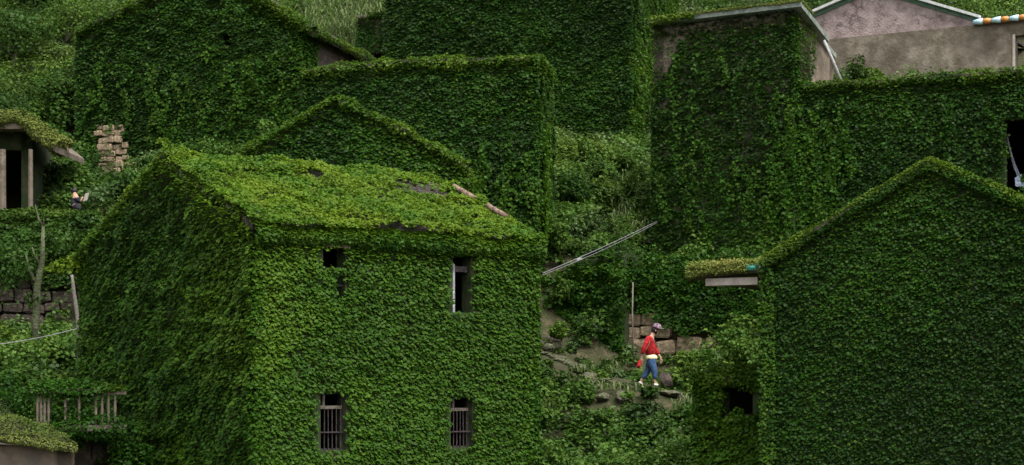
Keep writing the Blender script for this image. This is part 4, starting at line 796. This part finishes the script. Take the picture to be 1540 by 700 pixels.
skin('trousers', [w_(115, 313.5), w_(120, 313.5, -.3), w_(124, 315.5, -.43), w_(125, 319, -.45)], [(0, 1), (1, 2), (2, 3)], [.17, .11, .085, .07], M['dark'], s2)
skin('coat', [w_(115, 315), w_(114, 303), w_(113, 298), w_(119, 301, -.12), w_(124, 305, -.2)], [(0, 1), (1, 2), (2, 3), (3, 4)], [.19, .165, .12, .075, .055], M['dark'], s2)
bakeless_sphere('hair', (w_(111.5, 285)[0], .03, w_(112, 287.5)[2]), (.10, .10, .11), M['hair'], s2)
mb = MB(); a = P3(125, 303, YS-.25); mb.poly([a, a+Vector((.12, 0, .03)), a+Vector((.17, .03, .26)), a+Vector((.06, .03, .24))]); mb.poly([a+Vector((0, .02, 0)), a+Vector((.06, .05, .24)), a+Vector((.17, .05, .26)), a+Vector((.12, .02, .03))]); o = mb.build('paper', M['paper'], None); tag(o, 'pale folded paper held by the seated person in dark clothes', 'paper')

# ================================================================== VEGETATION
allv, allf = [], []
for poly in OCC:
    i = len(allv); allv += [tuple(p) for p in poly]; allf.append(tuple(range(i, i+len(poly))))
bvh = BVHTree.FromPolygons(allv, allf)
eyes = [Vector((-3, 0, .5)), Vector((0, 0, .5)), Vector((3, 0, .5)), Vector((0, 0, 2.5))]
def seen(p):
    for e in eyes:
        d = Vector(p)-e; l = d.length
        if bvh.ray_cast(e, d.normalized(), l-.3)[0] is None: return True
    return False
def in_frame(p, m=90):
    px, py = CX+F*p[0]/p[1], HY-F*p[2]/p[1]; return -m < px < 1540+m and -m < py < 700+m
OPEN = [(958, 480, 1010, 592, 53.3)]   # keep the walking person clear
L = Leaves(); Lp = Leaves(); nC = 0; x_, y_ = R.uniform(-32, 32, 30000), R.uniform(44, 100, 30000); z_ = TZ(x_, y_)
ok = ~inside(x_, y_, .05); n1 = noise(np.column_stack([x_, y_, z_]), .16, 0); n2 = noise(np.column_stack([x_, y_, z_]), .45, 1)
path_xy = np.array([[path_at(t).x, path_at(t).y] for t in np.linspace(0, len(pp)-1.01, 60)])
for i in np.where(ok)[0]:
    p = (x_[i], y_[i], z_[i])
    if not in_frame(p) or not seen((p[0], p[1], p[2]+.5)): continue
    d = np.sqrt(((path_xy-np.array(p[:2]))**2).sum(1)).min()
    r = .22+.38*R.rand()**1.4+.16*max(n1[i], 0)
    if 818 < px < 912 and 222 < py < 262 and 60 < p[1] < 69.6: continue
    if 860 < px < 1040 and 590 < py < 700 and n2[i] > .55 and p[1] < 52: continue
    if d < .75:
        if R.rand() < .35: clump(L, (p[0], p[1], p[2]+.05), .07+.10*R.rand(), 22, .11, .5+.2*R.rand(), .2*R.rand())
        continue
    if d < 1.6: r = .12+.12*R.rand()
    px, py = CX+F*p[0]/p[1], HY-F*(p[2]+.3)/p[1]
    if 135 < px < 208 and 180 < py < 275 and p[1] < 65: continue
    if 905 < px < 1030 and 480 < py < 600 and p[1] < 57: r = min(r, .2)
    if 812 < px < 850 and 470 < py < 530 and p[1] < 59: continue
    if R.rand() > (.62 if y_[i] < 75 else .4): continue
    if p[0] < -12 and y_[i] > 58 and p[2] > 9: r *= 1.5
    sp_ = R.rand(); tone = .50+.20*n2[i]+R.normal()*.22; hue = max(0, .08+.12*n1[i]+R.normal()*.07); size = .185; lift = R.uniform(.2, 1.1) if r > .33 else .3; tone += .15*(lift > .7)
    if p[0] < -10 and p[2] > 10: tone += .30*n1[i]-.02; hue += .10
    nn = int(52+300*r*r); shape = LV if sp_ < .65 else LV2
    if y_[i] > 75: size = .17; r *= 1.5; nn = int(nn*.9)
    clump(Lp if (R.rand() < .22) else L, (p[0], p[1], p[2]+r*lift), r, nn, size*(1 if sp_ < .8 else 1.4), tone, hue, R.uniform(.7, 1.3), shape=shape, wild=.45); nC += 1
    if R.rand() < (.14 if p[0] < -10 else .09) and d > 1.3 and y_[i] < 78 and not (830 < px < 1050 and 470 < py < 640) and not (100 < px < 215 and 170 < py < 300):
        br = R.uniform(.5, .95); bt = np.clip(tone+R.normal()*.12, .2, .8)      # a fuller bush: several crowns of leaves with gaps between
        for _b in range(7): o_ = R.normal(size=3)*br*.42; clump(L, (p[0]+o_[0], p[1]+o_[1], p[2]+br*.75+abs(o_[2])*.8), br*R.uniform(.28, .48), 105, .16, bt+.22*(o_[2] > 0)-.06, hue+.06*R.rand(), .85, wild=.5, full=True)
    if sp_ > .93 and y_[i] < 80: clump(L, (p[0], p[1], p[2]+r*1.2), r*.5, 60, .12, tone+.15, hue+.1, 1.4, shape=LV2)
print('clumps', nC, 'leaves', L.n)
L.build('undergrowth', M['scrub']); Lp.build('undergrowth', leaf_mat('pale_weed', (.014, .034, .010), (.045, .088, .026), (.12, .19, .065), (.20, .25, .07), trans=.35))
# tall grass
class Blades(Leaves): pass
def grass(label_obj, regions, parent=None):
    V, Fq, T, H = [], [], [], []; i = 0
    for (x0, x1, y0, y1, n, hgt, Yr) in regions:
        for _ in range(n):
            px, py = random.uniform(x0, x1), random.uniform(y0, y1); Yg = ghit(px, py, *Yr); b = P3(px, py, Yg); b.z = tz(b.x, b.y)+.15
            if bool(inside(np.array([b.x]), np.array([b.y]))[0]): continue
            for _k in range(7):
                h = hgt*random.uniform(.6, 1.2); a = random.uniform(0, 6.28); ln = Vector((math.cos(a), math.sin(a), 0)); sd_ = Vector((-ln.y, ln.x, 0)); w = .022; be = random.uniform(.3, 1.0)
                o_ = b+Vector((random.uniform(-.2, .2), random.uniform(-.2, .2), 0)); tn = random.uniform(.3, .9); hu = random.uniform(0, .5)
                ps_ = [o_, o_+Vector((0, 0, h*.45))+ln*h*.10*be, o_+Vector((0, 0, h*.8))+ln*h*.32*be, o_+Vector((0, 0, h*(1-.15*be)))+ln*h*.62*be, o_+Vector((0, 0, h*(1-.40*be)))+ln*h*.88*be]
                ws = [w, w*1.2, w, w*.7, w*.1]
                for p_, ww in zip(ps_, ws): V += [tuple(p_-sd_*ww), tuple(p_+sd_*ww)]; T += [tn]*2; H += [hu]*2
                for j in range(4): Fq.append((i+2*j, i+2*j+1, i+2*j+3, i+2*j+2))
                i += 10
    me = bpy.data.meshes.new('tall_grass'); me.from_pydata(V, [], Fq); me.materials.append(M['grass'])
    for nm, arr in (('tone', T), ('hue', H)): a = me.attributes.new(nm, 'FLOAT', 'POINT'); a.data.foreach_set('value', arr)
    o = bpy.data.objects.new('tall_grass', me); link(o); o['kind'] = 'stuff'; return o
grass(None, [(915, 985, 320, 380, 60, .8, (57, 80)), (900, 985, 255, 310, 14, .7, (57, 80)), (462, 570, 10, 95, 190, 1.5, (70, 100)), (400, 480, 0, 40, 60, 1.2, (70, 100)), (170, 240, 250, 300, 22, .5, (56, 70)), (860, 960, 555, 600, 22, .24, (48, 56)), (1010, 1050, 600, 690, 14, .28, (45, 56))])
# individual shrubs
SH = [(870, 590, 51.3, .42, .50, .05, 'round dark shrub below the path bend', .13), (835, 570, 52.0, .5, .34, 0, 'dark shrub against the corner of the big house', .13), (905, 480+90, 52.8, .28, .62, .12, 'small bright fern-like tuft beside the path behind the person', .12),
      (980, 655, 49.4, .6, .45, .02, 'broad-leaved shrub in the middle of the bank under the path', .2), (1020, 635, 49.4, .42, .3, 0, 'dark shrub next to the outbuilding corner', .17), (930, 688, 48.6, .5, .48, .05, 'low pale shrub at the very bottom of the bank', .15),
      (1030, 555, 53.3, .6, .9, .22, 'bright green bush ahead of the walking person', .15), (1078, 562, 52, .5, .92, .25, 'large bright bush over the outbuilding roof', .16), (1112, 530, 53.5, .5, .72, .12, 'green bush between the tan stone wall and the dark gable', .15), (1050, 590, 51, .40, .85, .2, 'bright bush where the path disappears', .14),
      (845, 540-45, 55.6, .28, .68, .2, 'small yellow-green sapling at the top of the steps', .17), (885, 640, 49.8, .55, .42, .04, 'rounded shrub beside the big house halfway down the bank', .15), (955, 625, 50.5, .38, .46, .05, 'shrub hanging directly under the feet of the person', .13)]
for px, py, Yp, r, tone, hue, lab, sz in SH:
    c = P3(px, py, Yp); b0 = c-Vector((0, -.2, r*1.3)); t = empty('shrub', b0, lab, 'shrub', 'shrubs round the footpath'); mb = MB()
    for k in range(5):
        e = c+Vector((random.uniform(-.6, .6), random.uniform(-.5, .5), random.uniform(-.1, .6)))*r; mb.tube([b0, b0.lerp(e, .5)+Vector((0, 0, .05)), e], [.022, .016, .006], 5)
    mb.build('stem', M['bark'], t); L = Leaves()
    for k in range(7): clump(L, c+Vector((random.uniform(-.7, .7), random.uniform(-.6, .6), random.uniform(-.45, .5)))*r, r*random.uniform(.4, .65), int(60+260*r*r), sz, tone+random.uniform(-.08, .08), hue, .85, wild=.45, full=True)
    L.build('foliage', M['scrub'], t)
# trees on the upper slope
def slope_tree(px, py, Yr, hgt, rad, lab, tone, hue, nm='broadleaf_tree'):
    Yg = ghit(px, py, *Yr); b = P3(px, py, Yg); b.z = tz(b.x, b.y)-.1; top = b+Vector((random.uniform(-.3, .3), 0, hgt)); br = []; cr = []
    for k in range(6):
        s_ = b.lerp(top, random.uniform(.35, .8)); a = random.uniform(0, 6.28); e = s_+Vector((math.cos(a)*rad*.7, math.sin(a)*rad*.7, rad*random.uniform(.2, .7))); br.append(([s_, s_.lerp(e, .5)+Vector((0, 0, .1)), e], [.06, .04, .015])); cr.append((e, rad*random.uniform(.35, .6), 230, tone+random.uniform(-.1, .12), hue))
    cr += [(top+Vector((random.uniform(-.4, .4), random.uniform(-.4, .4), random.uniform(-.3, .3)))*1.0, rad*random.uniform(.4, .6), 260, tone+.06, hue) for _ in range(3)]
    tree(nm, lab, [b, b.lerp(top, .5)+Vector((.08, 0, 0)), top], [.14, .10, .05], br, cr, size=.17, group='trees on the upper slope')
for a in ((60, 60, (66, 100), 2.2, 1.5, 'dark rounded tree in the top left corner', .28, 0), (20, 130, (64, 100), 2.4, 1.4, 'tree left of the upper left gable, above the mossy hut roof', .34, .03), (95, 110, (64, 90), 2.4, 1.4, 'bright leafy tree touching the left edge of the upper gable', .56, .16),
          (80, 190, (58, 80), 1.8, 1.1, 'tree between the mossy hut and the upper gable', .40, .03), (150, 20, (70, 100), 2.0, 1.4, 'bright tree above the left rake of the upper gable', .55, .14), (535, 10, (80, 110), 2.4, 1.4, 'pale tree above the tall grass at the top', .5, .15), (1080, 8, (75, 110), 2.5, 1.6, 'dark tree behind the tall narrow facade', .25, 0),
          (1440, 12, (80, 110), 2.6, 1.7, 'dark tree rising behind the plaster gable', .22, 0), (1520, 10, (78, 110), 2.6, 1.6, 'dark tree above the coloured glazed tiles', .26, .02), (430, 5, (78, 110), 2.0, 1.3, 'dark tree over the ridge of the upper gable', .28, 0), (870, 330, (60, 75), 1.3, .95, 'round bush-like tree on the slope above the long cables', .34, 0),
          (790, 320, (60, 75), 1.2, .9, 'low tree beside the foot of the hedge-like block', .42, .05), (340, 222, (56, 66), .9, .8, 'low pale tree between the upper gable and the small gable', .46, .05), (1120, 440, (52, 64), .9, .8, 'low tree under the mossy eave', .38, .03)):
    slope_tree(*a)
print('objects', len(S.objects))
